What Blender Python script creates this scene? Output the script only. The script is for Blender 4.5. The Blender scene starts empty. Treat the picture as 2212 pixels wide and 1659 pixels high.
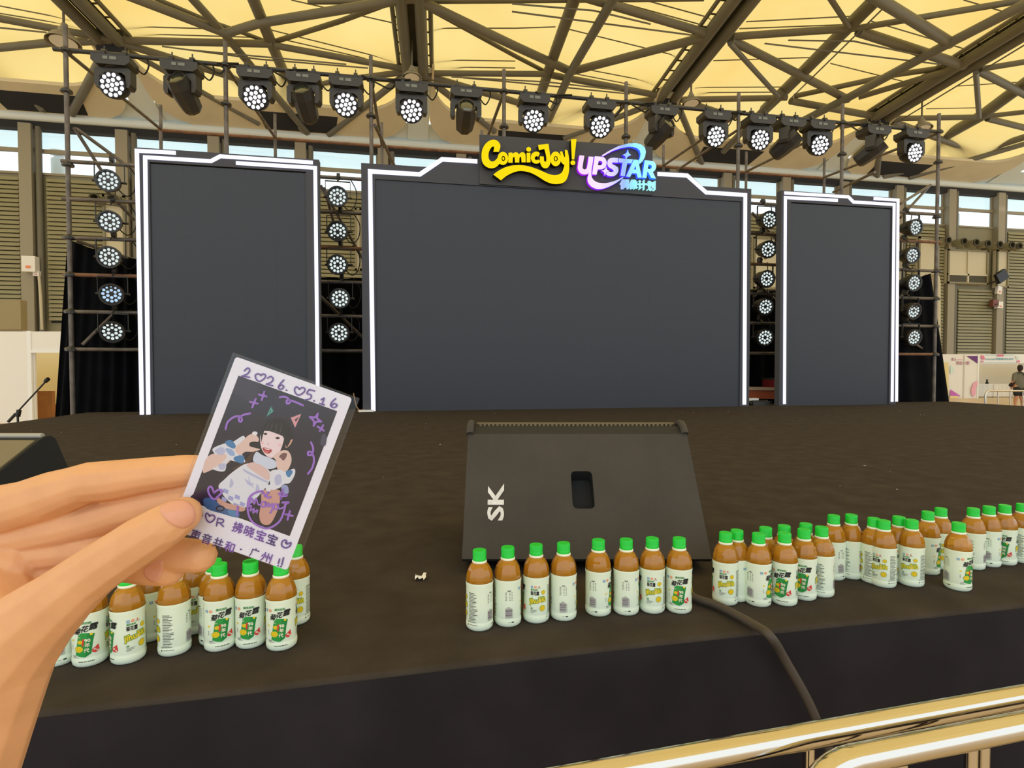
import bpy, bmesh, math, random
from mathutils import Vector, Matrix, geometry
from mathutils.bvhtree import BVHTree
from math import sin, cos, pi, tan, atan, radians as R
random.seed(7)
SC = bpy.context.scene
COL = SC.collection

# ------------------------------------------------------------------ camera, sky, exposure
F, CX, CY = 1220.0, 1106.0, 829.5
PSI, TH = R(10.8), math.atan(31.5/1220)
CZ = 1.58
C0 = Vector((0, 0, CZ))
cd = bpy.data.cameras.new('camera'); cam = bpy.data.objects.new('camera', cd); COL.objects.link(cam)
cam.location = C0; cam.rotation_euler = (pi/2 - TH, 0, -PSI)
cd.sensor_fit = 'HORIZONTAL'; cd.sensor_width = 36; cd.lens = 36*F/2212; cd.clip_start = .01; cd.clip_end = 400
SC.camera = cam
w = bpy.data.worlds.new('sky'); SC.world = w; w.use_nodes = True
bg = w.node_tree.nodes['Background']
bg.inputs['Color'].default_value = (.86, .94, 1, 1); bg.inputs['Strength'].default_value = 1.68
sd = bpy.data.lights.new('sun', 'SUN'); sd.energy = 1.6; sd.angle = R(3); sd.color = (1, .95, .86)
sun = bpy.data.objects.new('sun', sd); COL.objects.link(sun); sun.rotation_euler = (R(28), R(12), 0); sun.location = (0, 0, 60)
vs = SC.view_settings
vs.view_transform = 'Standard'; vs.look = 'None'; vs.gamma = 1; vs.use_curve_mapping = False; vs.exposure = 0.0
cy = SC.cycles
cy.max_bounces = 9; cy.diffuse_bounces = 4; cy.glossy_bounces = 4; cy.transmission_bounces = 8; cy.transparent_max_bounces = 8
cy.caustics_reflective = False; cy.caustics_refractive = False; cy.sample_clamp_indirect = 6

# ------------------------------------------------------------------ view geometry helpers (pixels of the photo -> points on real planes)
FWD = Vector((sin(PSI)*cos(TH), cos(PSI)*cos(TH), -sin(TH)))
RGT = Vector((cos(PSI), -sin(PSI), 0))
UPV = RGT.cross(FWD)
FH = Vector((sin(PSI), cos(PSI), 0))
def ray(px, py): return FWD + RGT*((px-CX)/F) - UPV*((py-CY)/F)
def on_y(px, py, y):
    d = ray(px, py); return C0 + d*(y/d.y)
def on_z(px, py, z):
    d = ray(px, py); return C0 + d*((z-CZ)/d.z)
def at(px, py, zc): return C0 + ray(px, py)*zc
def on_plane(px, py, p, n):
    d = ray(px, py); return C0 + d*((p-C0).dot(n)/d.dot(n))
def UV(u, v, z): return Vector((0, 0, z)) + RGT*u + FH*v

# ------------------------------------------------------------------ materials
def lin(c):
    return tuple(((x/255)/12.92 if x/255 <= .04045 else ((x/255+.055)/1.055)**2.4) for x in c)
def mat(name, c, rough=.6, metal=0, spec=.5, noise=0, nscale=20, bump=0, bscale=60, emit=None, es=1, trans=0, ior=1.45, sheen=0, sss=0, coat=0):
    m = bpy.data.materials.new(name); m.use_nodes = True
    nt = m.node_tree; b = nt.nodes['Principled BSDF']
    col = (*lin(c), 1)
    b.inputs['Base Color'].default_value = col; b.inputs['Roughness'].default_value = rough
    b.inputs['Metallic'].default_value = metal; b.inputs['Specular IOR Level'].default_value = spec
    b.inputs['Transmission Weight'].default_value = trans; b.inputs['IOR'].default_value = ior
    b.inputs['Sheen Weight'].default_value = sheen; b.inputs['Coat Weight'].default_value = coat
    if sss:
        b.inputs['Subsurface Weight'].default_value = sss; b.inputs['Subsurface Radius'].default_value = (.006, .0025, .0015)
        b.inputs['Subsurface Scale'].default_value = 1
    if emit:
        b.inputs['Emission Color'].default_value = (*lin(emit), 1); b.inputs['Emission Strength'].default_value = es
    if noise or bump:
        tc = nt.nodes.new('ShaderNodeTexCoord')
    if noise:
        n = nt.nodes.new('ShaderNodeTexNoise'); n.inputs['Scale'].default_value = nscale; n.inputs['Detail'].default_value = 5
        nt.links.new(tc.outputs['Object'], n.inputs['Vector'])
        r = nt.nodes.new('ShaderNodeMapRange'); r.inputs['From Min'].default_value = .3; r.inputs['From Max'].default_value = .7
        r.inputs['To Min'].default_value = 1-noise; r.inputs['To Max'].default_value = 1+noise
        nt.links.new(n.outputs['Fac'], r.inputs['Value'])
        mx = nt.nodes.new('ShaderNodeMix'); mx.data_type = 'RGBA'; mx.blend_type = 'MULTIPLY'; mx.inputs['Factor'].default_value = 1
        mx.inputs['A'].default_value = col
        nt.links.new(r.outputs['Result'], mx.inputs['B']); nt.links.new(mx.outputs['Result'], b.inputs['Base Color'])
    if bump:
        n2 = nt.nodes.new('ShaderNodeTexNoise'); n2.inputs['Scale'].default_value = bscale; n2.inputs['Detail'].default_value = 4
        nt.links.new(tc.outputs['Object'], n2.inputs['Vector'])
        bp = nt.nodes.new('ShaderNodeBump'); bp.inputs['Strength'].default_value = bump; bp.inputs['Distance'].default_value = .01
        nt.links.new(n2.outputs['Fac'], bp.inputs['Height']); nt.links.new(bp.outputs['Normal'], b.inputs['Normal'])
    return m
def emitter(name, c, s):
    m = bpy.data.materials.new(name); m.use_nodes = True; nt = m.node_tree; nt.nodes.clear()
    e = nt.nodes.new('ShaderNodeEmission'); e.inputs['Color'].default_value = (*lin(c), 1); e.inputs['Strength'].default_value = s
    o = nt.nodes.new('ShaderNodeOutputMaterial'); nt.links.new(e.outputs[0], o.inputs[0]); return m
def thin_glass(name, c, gloss, rough=.05):
    m = bpy.data.materials.new(name); m.use_nodes = True; nt = m.node_tree; nt.nodes.clear()
    t = nt.nodes.new('ShaderNodeBsdfTransparent'); t.inputs['Color'].default_value = (*c, 1)
    g = nt.nodes.new('ShaderNodeBsdfGlossy'); g.inputs['Roughness'].default_value = rough
    lw = nt.nodes.new('ShaderNodeLayerWeight'); lw.inputs['Blend'].default_value = .5
    pw = nt.nodes.new('ShaderNodeMath'); pw.operation = 'POWER'; pw.inputs[1].default_value = 4; nt.links.new(lw.outputs['Facing'], pw.inputs[0])
    ma = nt.nodes.new('ShaderNodeMath'); ma.operation = 'MULTIPLY_ADD'; ma.inputs[1].default_value = .6; ma.inputs[2].default_value = gloss
    nt.links.new(pw.outputs[0], ma.inputs[0])
    x = nt.nodes.new('ShaderNodeMixShader'); nt.links.new(ma.outputs[0], x.inputs[0]); nt.links.new(t.outputs[0], x.inputs[1]); nt.links.new(g.outputs[0], x.inputs[2])
    o = nt.nodes.new('ShaderNodeOutputMaterial'); nt.links.new(x.outputs[0], o.inputs[0]); return m

M = {}
M['carpet'] = mat('black_carpet', (62, 56, 51), .95, spec=.1, noise=.18, nscale=9, bump=.25, bscale=220)
M['skirt'] = mat('black_skirt', (38, 35, 39), .9, spec=.15, noise=.2, nscale=6)
M['drape'] = mat('black_drape', (14, 15, 19), .95, spec=.1, noise=.2, nscale=5)
M['frame'] = mat('frame_board', (72, 73, 80), .6, spec=.3)
M['led'] = mat('led_tile', (58, 61, 69), .42, spec=.35)
M['strip'] = emitter('led_strip', (238, 236, 255), 1.3)
M['sign_board'] = mat('sign_board', (74, 73, 74), .6, spec=.3)
M['black'] = mat('black_plastic', (24, 24, 25), .45)
M['blackmetal'] = mat('black_metal', (52, 51, 50), .4, noise=.15, nscale=8)
M['yoke'] = mat('yoke_plastic', (58, 55, 50), .42)
M['lens_on'] = emitter('lamp_lens_lit', (250, 248, 255), 1.6)
M['par_on'] = emitter('par_lens_lit', (225, 238, 236), 1.0)
M['par_blue'] = emitter('par_lens_pale_blue', (190, 222, 250), 1.0)
M['lens_dark'] = mat('dark_lens', (60, 66, 52), .06, spec=.9, coat=1)
M['pipe'] = mat('scaffold_pipe', (104, 96, 88), .5, metal=.35, noise=.35, nscale=7)
M['rust'] = mat('rusty_pipe', (128, 92, 68), .7, metal=.2, noise=.3, nscale=8)
M['steel'] = mat('roof_steel', (108, 104, 90), .5, noise=.08, nscale=.6)
M['web'] = mat('girder_web', (70, 66, 50), .7, noise=.15, nscale=.8)
M['soffit'] = mat('soffit_panel', (212, 200, 170), .7, noise=.05, nscale=.7)
M['white_steel'] = mat('white_steel', (216, 224, 222), .5)
M['dark'] = mat('dark_gap', (38, 38, 40), .8)
M['wall'] = mat('wall_panel', (138, 133, 108), .7, noise=.06, nscale=.5)
M['slat'] = mat('louvre_slat', (146, 141, 112), .55, noise=.06, nscale=.6)
M['pilaster'] = mat('pilaster', (150, 142, 122), .6)
M['beige'] = mat('beige_door', (200, 191, 164), .6)
M['floor'] = mat('hall_floor', (206, 184, 152), .35, noise=.08, nscale=.8)
M['white'] = mat('white_panel', (232, 230, 226), .55)
M['white_cool'] = mat('white_paint', (236, 238, 240), .5)
M['yellowish'] = mat('cream_panel', (240, 226, 180), .6)
M['wood'] = mat('brown_wood', (160, 108, 58), .6, noise=.15, nscale=4)
M['glass'] = thin_glass('window_glass', (.93, .97, .98), .03)
M['chrome'] = mat('polished_steel', (206, 200, 190), .1, metal=1)
M['cable'] = mat('rubber_cable', (70, 62, 55), .6)
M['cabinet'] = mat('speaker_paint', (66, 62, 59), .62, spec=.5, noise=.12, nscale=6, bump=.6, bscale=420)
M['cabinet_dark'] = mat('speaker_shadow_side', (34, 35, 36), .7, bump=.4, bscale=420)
M['grille'] = mat('speaker_grille', (120, 106, 78), .5, metal=.4)
M['stencil'] = mat('stencil_paint', (214, 214, 214), .7, noise=.15, nscale=40)
M['cap'] = mat('cap_green', (16, 200, 54), .4)
M['ring'] = mat('cap_ring', (238, 240, 226), .4)
M['label'] = mat('label_sleeve', (230, 243, 222), .35, spec=.4)
M['tea'] = mat('tea_bottle', (250, 190, 90), .03, trans=1, ior=1.36)
_n = M['tea'].node_tree; _b = _n.nodes['Principled BSDF']; _d = _n.nodes.new('ShaderNodeBsdfPrincipled'); _d.inputs['Base Color'].default_value = (*lin((222, 152, 40)), 1); _d.inputs['Roughness'].default_value = .06
_d.inputs['Specular IOR Level'].default_value = .8; _x = _n.nodes.new('ShaderNodeMixShader'); _x.inputs[0].default_value = .52
_n.links.new(_b.outputs[0], _x.inputs[1]); _n.links.new(_d.outputs[0], _x.inputs[2]); _n.links.new(_x.outputs[0], _n.nodes['Material Output'].inputs[0])
M['ink_black'] = mat('ink_black', (28, 28, 28), .5)
M['ink_grey'] = mat('ink_grey', (120, 124, 116), .5)
M['ink_green'] = mat('ink_green', (28, 134, 60), .5)
M['ink_green2'] = mat('ink_mid_green', (44, 152, 66), .5)
M['ink_yellow'] = mat('ink_yellow', (238, 208, 36), .5)
M['ink_red'] = mat('ink_red', (214, 62, 56), .5)
M['ink_orange'] = mat('ink_orange', (236, 134, 88), .5)
M['ink_blue'] = mat('ink_blue', (84, 150, 200), .5)
M['ink_white'] = mat('ink_white', (244, 238, 214), .5)
M['ink_ochre'] = mat('ink_ochre', (206, 164, 24), .5)
M['ink_plum'] = mat('ink_plum', (120, 92, 112), .5)
M['skin'] = mat('skin', (220, 166, 122), .5, spec=.35, noise=.05, nscale=60, bump=.04, bscale=700, sss=.15)
M['nail'] = mat('nail', (218, 158, 132), .3, spec=.4)
M['paper'] = mat('photo_paper', (238, 238, 255), .35)
M['sleeve'] = thin_glass('clear_sleeve', (.97, .97, .975), .022, .12)

# ------------------------------------------------------------------ object helpers
WM = {}
def tag(o, label=None, cat=None, group=None, kind=None):
    if label: o['label'] = label
    if cat: o['category'] = cat
    if group: o['group'] = group
    if kind: o['kind'] = kind
    return o
def thing(name, label, cat, loc=(0, 0, 0), rz=0, group=None, kind=None):
    o = bpy.data.objects.new(name, None); COL.objects.link(o); o.empty_display_size = .1
    o.location = loc; o.rotation_euler = (0, 0, rz)
    WM[o.name] = Matrix.Translation(Vector(loc)) @ Matrix.Rotation(rz, 4, 'Z')
    return tag(o, label, cat, group, kind)
def copy_tree(o, parent=None):
    c = o.copy(); COL.objects.link(c)
    if parent is not None: c.parent = parent
    for ch in list(o.children): copy_tree(ch, c)
    return c
def link_mesh(name, me, parent=None, loc=(0, 0, 0), rot=(0, 0, 0)):
    o = bpy.data.objects.new(name, me); COL.objects.link(o)
    if parent is not None: o.parent = parent
    o.location = loc; o.rotation_euler = rot
    WM[o.name] = (WM.get(parent.name, Matrix()) if parent is not None else Matrix()) @ o.matrix_basis
    return o

class MB:
    def __init__(s): s.v = []; s.f = []; s.m = []
    def add(s, vs, fs, m=0):
        k = len(s.v); s.v += [tuple(v) for v in vs]
        for f in fs: s.f.append(tuple(i+k for i in f)); s.m.append(m)
        return s
    def box(s, c, d, m=0, rot=None):
        vs = [Vector((x*d[0]/2, y*d[1]/2, z*d[2]/2)) for x in (-1, 1) for y in (-1, 1) for z in (-1, 1)]
        if rot is not None: vs = [rot @ v for v in vs]
        vs = [v + Vector(c) for v in vs]
        return s.add(vs, [(0, 1, 3, 2), (4, 6, 7, 5), (0, 4, 5, 1), (2, 3, 7, 6), (0, 2, 6, 4), (1, 5, 7, 3)], m)
    def path(s, pts, r, n=8, m=0, caps=True):
        pts = [Vector(p) for p in pts]; k = len(pts)
        rs = r if isinstance(r, (list, tuple)) else [r]*k
        T = []
        for i in range(k):
            a = pts[max(i-1, 0)]; b = pts[min(i+1, k-1)]
            t = (b-a); T.append(t.normalized() if t.length > 1e-9 else Vector((0, 0, 1)))
        up = Vector((0, 0, 1)) if abs(T[0].z) < .9 else Vector((1, 0, 0))
        x = T[0].cross(up).normalized(); vs = []
        for i in range(k):
            x = (x - T[i]*x.dot(T[i])).normalized(); y = T[i].cross(x)
            for j in range(n):
                a = 2*pi*j/n; vs.append(pts[i] + (x*cos(a) + y*sin(a))*rs[i])
        fs = []
        for i in range(k-1):
            for j in range(n):
                a = i*n+j; b = i*n+(j+1) % n; fs.append((a, b, b+n, a+n))
        if caps: fs.append(tuple(range(n-1, -1, -1))); fs.append(tuple((k-1)*n+j for j in range(n)))
        return s.add(vs, fs, m)
    def lathe(s, prof, n=24, m=0, mx=None, caps=True):
        vs = []; fs = []
        for (r, z) in prof:
            for j in range(n):
                a = 2*pi*j/n; v = Vector((r*cos(a), r*sin(a), z)); vs.append(mx @ v if mx is not None else v)
        for i in range(len(prof)-1):
            for j in range(n):
                a = i*n+j; b = i*n+(j+1) % n; fs.append((a, b, b+n, a+n))
        if caps:
            if prof[0][0] > 1e-6: fs.append(tuple(range(n-1, -1, -1)))
            if prof[-1][0] > 1e-6: fs.append(tuple((len(prof)-1)*n+j for j in range(n)))
        return s.add(vs, fs, m)
    def prism(s, poly, fn, d0, d1, mf=0, ms=None, back=True):
        """poly: list of 2-D points; fn(x, y, d) -> 3-D point; front at depth d0, back at d1."""
        ms = mf if ms is None else ms; n = len(poly)
        tris = geometry.tessellate_polygon([[Vector((p[0], p[1], 0)) for p in poly]])
        fr = [fn(p[0], p[1], d0) for p in poly]; bk = [fn(p[0], p[1], d1) for p in poly]
        s.add(fr, [tuple(t) for t in tris], mf)
        if d0 != d1:
            if back: s.add(bk, [tuple(reversed(t)) for t in tris], ms)
            s.add(fr+bk, [(i, (i+1) % n, n+(i+1) % n, n+i) for i in range(n)], ms)
        return s
    def build(s, name, mats, parent=None, smooth=False, world=True, loc=(0, 0, 0), rot=(0, 0, 0), fixn=True):
        me = s.mesh(name, mats, smooth, WM[parent.name].inverted() if (parent is not None and world) else None, fixn)
        return link_mesh(name, me, parent, loc, rot)
    def mesh(s, name, mats, smooth=False, mx=None, fixn=True):
        me = bpy.data.meshes.new(name)
        vs = [tuple(mx @ Vector(v)) for v in s.v] if mx is not None else s.v
        me.from_pydata(vs, [], s.f)
        if not isinstance(mats, (list, tuple)): mats = [mats]
        for m in mats: me.materials.append(m)
        if len(mats) > 1: me.polygons.foreach_set('material_index', s.m)
        if fixn:
            bm = bmesh.new(); bm.from_mesh(me); bmesh.ops.remove_doubles(bm, verts=bm.verts, dist=1e-6) if not smooth else None
            bmesh.ops.recalc_face_normals(bm, faces=bm.faces); bm.to_mesh(me); bm.free()
        if smooth:
            me.polygons.foreach_set('use_smooth', [True]*len(me.polygons))
            if smooth != 'all':
                try: me.set_sharp_from_angle(angle=R(40) if smooth is True else smooth)
                except Exception: pass
        me.update(); return me

def catmull(pts, k=6, closed=False):
    """smooth a polyline (tuples of any length)."""
    P = [Vector(p) for p in pts]; n = len(P); out = []
    rng = n if closed else n-1
    for i in range(rng):
        p0 = P[(i-1) % n] if closed or i > 0 else P[0]; p1 = P[i]; p2 = P[(i+1) % n]
        p3 = P[(i+2) % n] if closed or i+2 < n else P[n-1]
        for j in range(k):
            t = j/k
            out.append(.5*((2*p1) + (p2-p0)*t + (2*p0-5*p1+4*p2-p3)*t*t + (3*p1-p0-3*p2+p3)*t**3))
    if not closed: out.append(P[-1])
    return [tuple(q) for q in out]
def ribbon(pts, w, closed=False, cap=5):
    """2-D polyline -> list of polygons (quads + round caps). w scalar or list of full widths."""
    n = len(pts); ws = w if isinstance(w, (list, tuple)) else [w]*n
    P = [Vector((p[0], p[1])) for p in pts]; L = []; Rr = []
    for i in range(n):
        a = P[(i-1) % n] if closed else P[max(i-1, 0)]; b = P[(i+1) % n] if closed else P[min(i+1, n-1)]
        t = (b-a); t = t.normalized() if t.length > 1e-12 else Vector((1, 0)); nn = Vector((-t.y, t.x))
        L.append(P[i]+nn*ws[i]/2); Rr.append(P[i]-nn*ws[i]/2)
    if closed: return None, L, Rr
    start = []; end = []
    t0 = (P[1]-P[0]).normalized(); t1 = (P[-1]-P[-2]).normalized()
    for j in range(1, cap):
        a = pi*j/cap
        n0 = Vector((-t0.y, t0.x)); start.append(P[0] - (n0*(cos(pi-a)) + t0*sin(a))*ws[0]/2 * 1 if False else P[0] + (n0*(-cos(a)) - t0*sin(a))*ws[0]/2)
        n1 = Vector((-t1.y, t1.x)); end.append(P[-1] + (n1*cos(a) + t1*sin(a))*ws[-1]/2)
    return [tuple(q) for q in L + end + Rr[::-1] + start], L, Rr

def text2d(body, size=1.0, off=0.0, res=2, cache={}):
    key = (body, size, off, res)
    if key in cache: return cache[key]
    c = bpy.data.curves.new('t', 'FONT'); c.body = body; c.size = size; c.offset = off; c.resolution_u = res; c.fill_mode = 'FRONT'
    o = bpy.data.objects.new('t', c); COL.objects.link(o)
    dg = bpy.context.evaluated_depsgraph_get(); dg.update()
    me = bpy.data.meshes.new_from_object(o.evaluated_get(dg))
    vs = [(v.co.x, v.co.y) for v in me.vertices]; fs = [tuple(p.vertices) for p in me.polygons]
    bpy.data.objects.remove(o); bpy.data.curves.remove(c); bpy.data.meshes.remove(me)
    cache[key] = (vs, fs); return cache[key]
def text_fit(body, x0, y0, w, h, off=0.0, shear=0.0):
    """text scaled to fill the box (x0,y0)-(x0+w,y0+h); returns verts, faces."""
    if off and max(map(ord, body)) > 0x2E80:          # bold strokes: the same outline stacked at small shifts
        v0, f0 = text2d(body, 1.0, 0.0); vs, fs = [], []
        for dx, dy in ((0, 0), (off, 0), (-off, 0), (0, off), (0, -off)):
            k = len(vs); vs = vs + [(v[0]+dx, v[1]+dy) for v in v0]; fs = fs + [tuple(i+k for i in f) for f in f0]
    else: vs, fs = text2d(body, 1.0, off)
    ax = min(v[0] for v in vs); bx = max(v[0] for v in vs); ay = min(v[1] for v in vs); by = max(v[1] for v in vs)
    return [(x0 + (v[0]-ax)/(bx-ax)*w + shear*(v[1]-ay)/(by-ay)*h, y0 + (v[1]-ay)/(by-ay)*h) for v in vs], fs

def blob(chains, voxel, smooth_it, dens=.28):
    """closed skin around chains of (point, radius): one continuous surface."""
    bm = bmesh.new()
    for ch in chains:
        for i in range(len(ch)):
            p, r = Vector(ch[i][0]), ch[i][1]
            st = [(p, r)]
            if i+1 < len(ch):
                q, r2 = Vector(ch[i+1][0]), ch[i+1][1]; d = (q-p).length; k = max(1, int(d/(dens*min(r, r2))))
                st = [(p.lerp(q, j/k), r+(r2-r)*j/k) for j in range(k)]
            for c, rr in st:
                bmesh.ops.create_icosphere(bm, subdivisions=2, radius=rr, matrix=Matrix.Translation(c))
    me = bpy.data.meshes.new('blob'); bm.to_mesh(me); bm.free()
    o = bpy.data.objects.new('blob', me); COL.objects.link(o)
    md = o.modifiers.new('r', 'REMESH'); md.mode = 'VOXEL'; md.voxel_size = voxel
    if smooth_it:
        sm = o.modifiers.new('s', 'SMOOTH'); sm.factor = .5; sm.iterations = smooth_it
    dg = bpy.context.evaluated_depsgraph_get(); dg.update()
    out = bpy.data.meshes.new_from_object(o.evaluated_get(dg))
    bpy.data.objects.remove(o); bpy.data.meshes.remove(me)
    out.polygons.foreach_set('use_smooth', [True]*len(out.polygons))
    return out

# ================================================================== SETTING
DW = 36.0                                   # back wall
o = MB().box((6, 20, -.05), (150, 150, .1)).build('floor', M['floor']); tag(o, 'pale beige concrete floor of the exhibition hall', 'floor', kind='structure')

# ---- back wall with pilasters and louvre slats
SILL, MID0, MID1, WTOP = 12.42, 13.66, 13.86, 14.88
wall = MB().box((8, DW+.35, SILL/2), (104, .3, SILL)).build('wall_back', M['wall'])
tag(wall, 'far hall wall of khaki louvre panels below a strip of windows', 'wall', kind='structure')
cols = [-.8333, -.70, -.5667, -.434, -.3006, -.1672, -.034, .0995, .233, .366, .4996, .61, .7368, .868, .9965, 1.1255, 1.2505, 1.376]
CX_ = [c*DW for c in cols]
slat_me = None
pil = MB().box((0, 0, 7.55), (.62, .5, 15.1)).mesh('pilaster', M['pilaster'])
pil2 = MB().box((0, 0, 7.55), (.3, .3, 15.1)).mesh('pilaster', M['dark'])
for x in CX_:
    link_mesh('pilaster', pil, wall, (x, DW, 0))
    link_mesh('downpipe', MB().path([(0, 0, 0), (0, 0, 15)], .16, 10).mesh('downpipe', M['steel'], True), wall, (x+.55, DW, 0))
slat_cache = {}
def slats(i, z0, z1, xa=.9, xb=.45):
    x0, x1 = CX_[i]+xa, CX_[i+1]-xb
    wd = x1-x0
    key = round(wd, 2)
    if key not in slat_cache:
        s = MB(); s.add([(-wd/2, -.10, .10), (wd/2, -.10, .10), (wd/2, -.17, -.095), (-wd/2, -.17, -.095), (-wd/2, .06, .10), (wd/2, .06, .10), (wd/2, .06, -.095), (-wd/2, .06, -.095)],
                        [(0, 1, 2, 3), (0, 4, 5, 1), (3, 2, 6, 7), (0, 3, 7, 4), (1, 5, 6, 2)])
        slat_cache[key] = s.mesh('slat', M['slat'])
    MB().box(((x0+x1)/2, DW+.185, (z0+z1)/2), (wd, .02, z1-z0)).build('louvre_gap_shade', M['dark'], wall)  # dark sheet stands for the shade in the gaps between slats
    z = z1
    while z > z0:
        link_mesh('slat', slat_cache[key], wall, ((x0+x1)/2, DW+.1, z)); z -= .24
for i, z0, z1 in ((1, 4.2, 12.1), (2, 4.2, 12.1), (3, 6, 12.1), (5, 7, 12.1), (6, 9, 12.1), (11, 6, 12.1), (13, 6, 12.1)):
    slats(i, z0, z1)
slats(14, 2.2, 12.1); slats(15, 2.2, 7.6); slats(16, 2.2, 12.1)

# ---- windows, one per bay, two panes each
def window(k, i):
    x0, x1 = CX_[i]+.31, CX_[i+1]-.31
    t = thing('window_%d' % k, 'clerestory window bay of two stacked panes above the back wall', 'window', ((x0+x1)/2, DW+.3, SILL), kind='structure', group='clerestory windows')
    wd = x1-x0
    for (a, b) in ((SILL+.12, MID0), (MID1, WTOP)):
        MB().box(((x0+x1)/2, DW+.3, (a+b)/2), (wd, .03, b-a)).build('pane', M['glass'], t)
    f = MB(); f.box(((x0+x1)/2, DW+.25, SILL+.06), (wd, .3, .12)); f.box(((x0+x1)/2, DW+.25, (MID0+MID1)/2), (wd, .2, MID1-MID0))
    f.box((x0+.06, DW+.3, (SILL+WTOP)/2), (.12, .12, WTOP-SILL)); f.box((x1-.06, DW+.3, (SILL+WTOP)/2), (.12, .12, WTOP-SILL))
    f.build('window_frame', M['pilaster'], t)
for k, i in enumerate(range(len(CX_)-1)): window(k+1, i)

# ---- eave: dark gap band, white pipe, soffit panels, white gussets
b = MB().box((8, DW+.2, (WTOP+15.4)/2), (104, .5, 15.4-WTOP)).build('trim_1', M['dark']); tag(b, 'dark band filling the eave gap above the strip of windows', 'trim', kind='structure')  # dark box fills the gap between windows and pipe
b = MB().path([(-44, DW-.1, 15.52), (60, DW-.1, 15.52)], .24, 14).build('trim_2', M['white_steel'], smooth=True); tag(b, 'white eave pipe running along the top of the windows', 'trim', kind='structure')
GX = [-28.6, -14.0, .9, 15.1, 29.6, 44.3]
SLOTX = [-19.0, -5.8, 8.0, 21.6, 35.0]        # girder lines
S0, S1 = Vector((0, DW-.1, 15.62)), Vector((0, 31.4, 17.05))   # soffit slope bottom / top
def sof(x, s, d): # s 0..1 up the slope, d thickness above
    return Vector((x, 0, 0)) + S0.lerp(S1, s) + Vector((0, 0, d))
so = thing('trim_3', 'sand coloured eave soffit with rounded corners under the membrane roof', 'soffit', (0, DW, 15.7), kind='structure')
SL = (S1-S0).length
for i in range(len(GX)-1):
    x0, x1 = GX[i]+.62, GX[i+1]-.62
    Rb, Rt = 2.4, 2.6
    pts = []
    def arc(cx, cs, r, a0, a1, n=8):
        for j in range(n+1):
            a = R(a0+(a1-a0)*j/n); pts.append((cx+r*cos(a), (cs+r*sin(a))/SL))
    pts.append((x0, 1.25)); arc(x0+Rb, Rb, Rb, 180, 270); arc(x1-Rb, Rb, Rb, 270, 360); pts.append((x1, 1.25))
    tm = .5*SL
    pts.append((x1-.12, 1.25)); arc(x1-.12-Rt, tm+Rt, Rt, 0, -90); xm = (x0+x1)/2
    # slot notch for the roof struts
    arc(x0+.12+Rt, tm+Rt, Rt, -90, -180); pts.append((x0+.12, 1.25))
    MB().prism(pts, sof, 0, .18).build('soffit_panel', M['soffit'], so)
    # dark strut slot
    xm = SLOTX[i]; q = [(xm-2.1, .06), (xm+1.8, .06), (xm+2.1, .36), (xm-2.3, .36)]
    MB().prism(q, sof, -.02, .05).build('strut_slot', M['dark'], so)
MB().prism([(-44, -.02), (60, -.02), (60, .3), (-44, .3)], sof, .2, .24).build('backing', M['white_steel'], so)
for x in GX:
    q = [(x-.62, 0), (x+.62, 0), (x+.62, 1.2), (x-.62, 1.2)]
    MB().prism(q, sof, .12, .16).build('gusset', M['white_steel'], so)

# ---- roof: translucent membrane, girders, tubes, cables
YR0, ZR0, SLOPE = 31.4, 17.3, .055
RP = Vector((0, YR0, ZR0)); RN = Vector((0, SLOPE, 1)).normalized()        # plane of the steel grid, rising towards the hall centre
MP = Vector((0, YR0, ZR0+1.3))
mm = bpy.data.materials.new('roof_membrane'); mm.use_nodes = True; nt = mm.node_tree; nt.nodes.clear()
tr = nt.nodes.new('ShaderNodeBsdfTranslucent'); df = nt.nodes.new('ShaderNodeBsdfDiffuse'); mxs = nt.nodes.new('ShaderNodeMixShader')
tcn = nt.nodes.new('ShaderNodeTexCoord'); nz = nt.nodes.new('ShaderNodeTexNoise'); nz.inputs['Scale'].default_value = .16; nz.inputs['Detail'].default_value = 4
cr = nt.nodes.new('ShaderNodeValToRGB'); cr.color_ramp.elements[0].position = .3; cr.color_ramp.elements[1].position = .7
cr.color_ramp.elements[0].color = (.68, .455, .132, 1); cr.color_ramp.elements[1].color = (.715, .54, .205, 1)
nt.links.new(tcn.outputs['Object'], nz.inputs['Vector']); nt.links.new(nz.outputs['Fac'], cr.inputs['Fac']); nt.links.new(cr.outputs['Color'], tr.inputs['Color'])
df.inputs['Color'].default_value = (.9, .78, .5, 1); mxs.inputs[0].default_value = .30
nt.links.new(tr.outputs[0], mxs.inputs[1]); nt.links.new(df.outputs[0], mxs.inputs[2])
om = nt.nodes.new('ShaderNodeOutputMaterial'); nt.links.new(mxs.outputs[0], om.inputs[0])
def roof_z(x, y):
    base = ZR0 + .55 + SLOPE*(YR0-y)
    if y > 31.2: base -= (y-31.2)/2.9*1.25
    for i in range(len(GX)-1):
        if GX[i] <= x <= GX[i+1]:
            u = (x-GX[i])/(GX[i+1]-GX[i]); return base + 1.1*sin(pi*u)*min(1, max(0, (34.4-y)/9))
    return base
rb = MB(); xs = []
gxe = [GX[0]-14.6] + GX + [GX[-1]+14.8]
for i in range(len(gxe)-1):
    for j in range(10): xs.append(gxe[i] + (gxe[i+1]-gxe[i])*j/10)
xs.append(gxe[-1])
ys = [34.3, 33.2, 32.2, 31.2] + [29.8 - 2.2*k for k in range(22)]
vs_ = [(x, y, (roof_z(x, y) if GX[0] <= x <= GX[-1] else roof_z(GX[0], y))) for y in ys for x in xs]
nx = len(xs)
rb.add(vs_, [(a*nx+b, a*nx+b+1, (a+1)*nx+b+1, (a+1)*nx+b) for a in range(len(ys)-1) for b in range(nx-1)])
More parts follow.
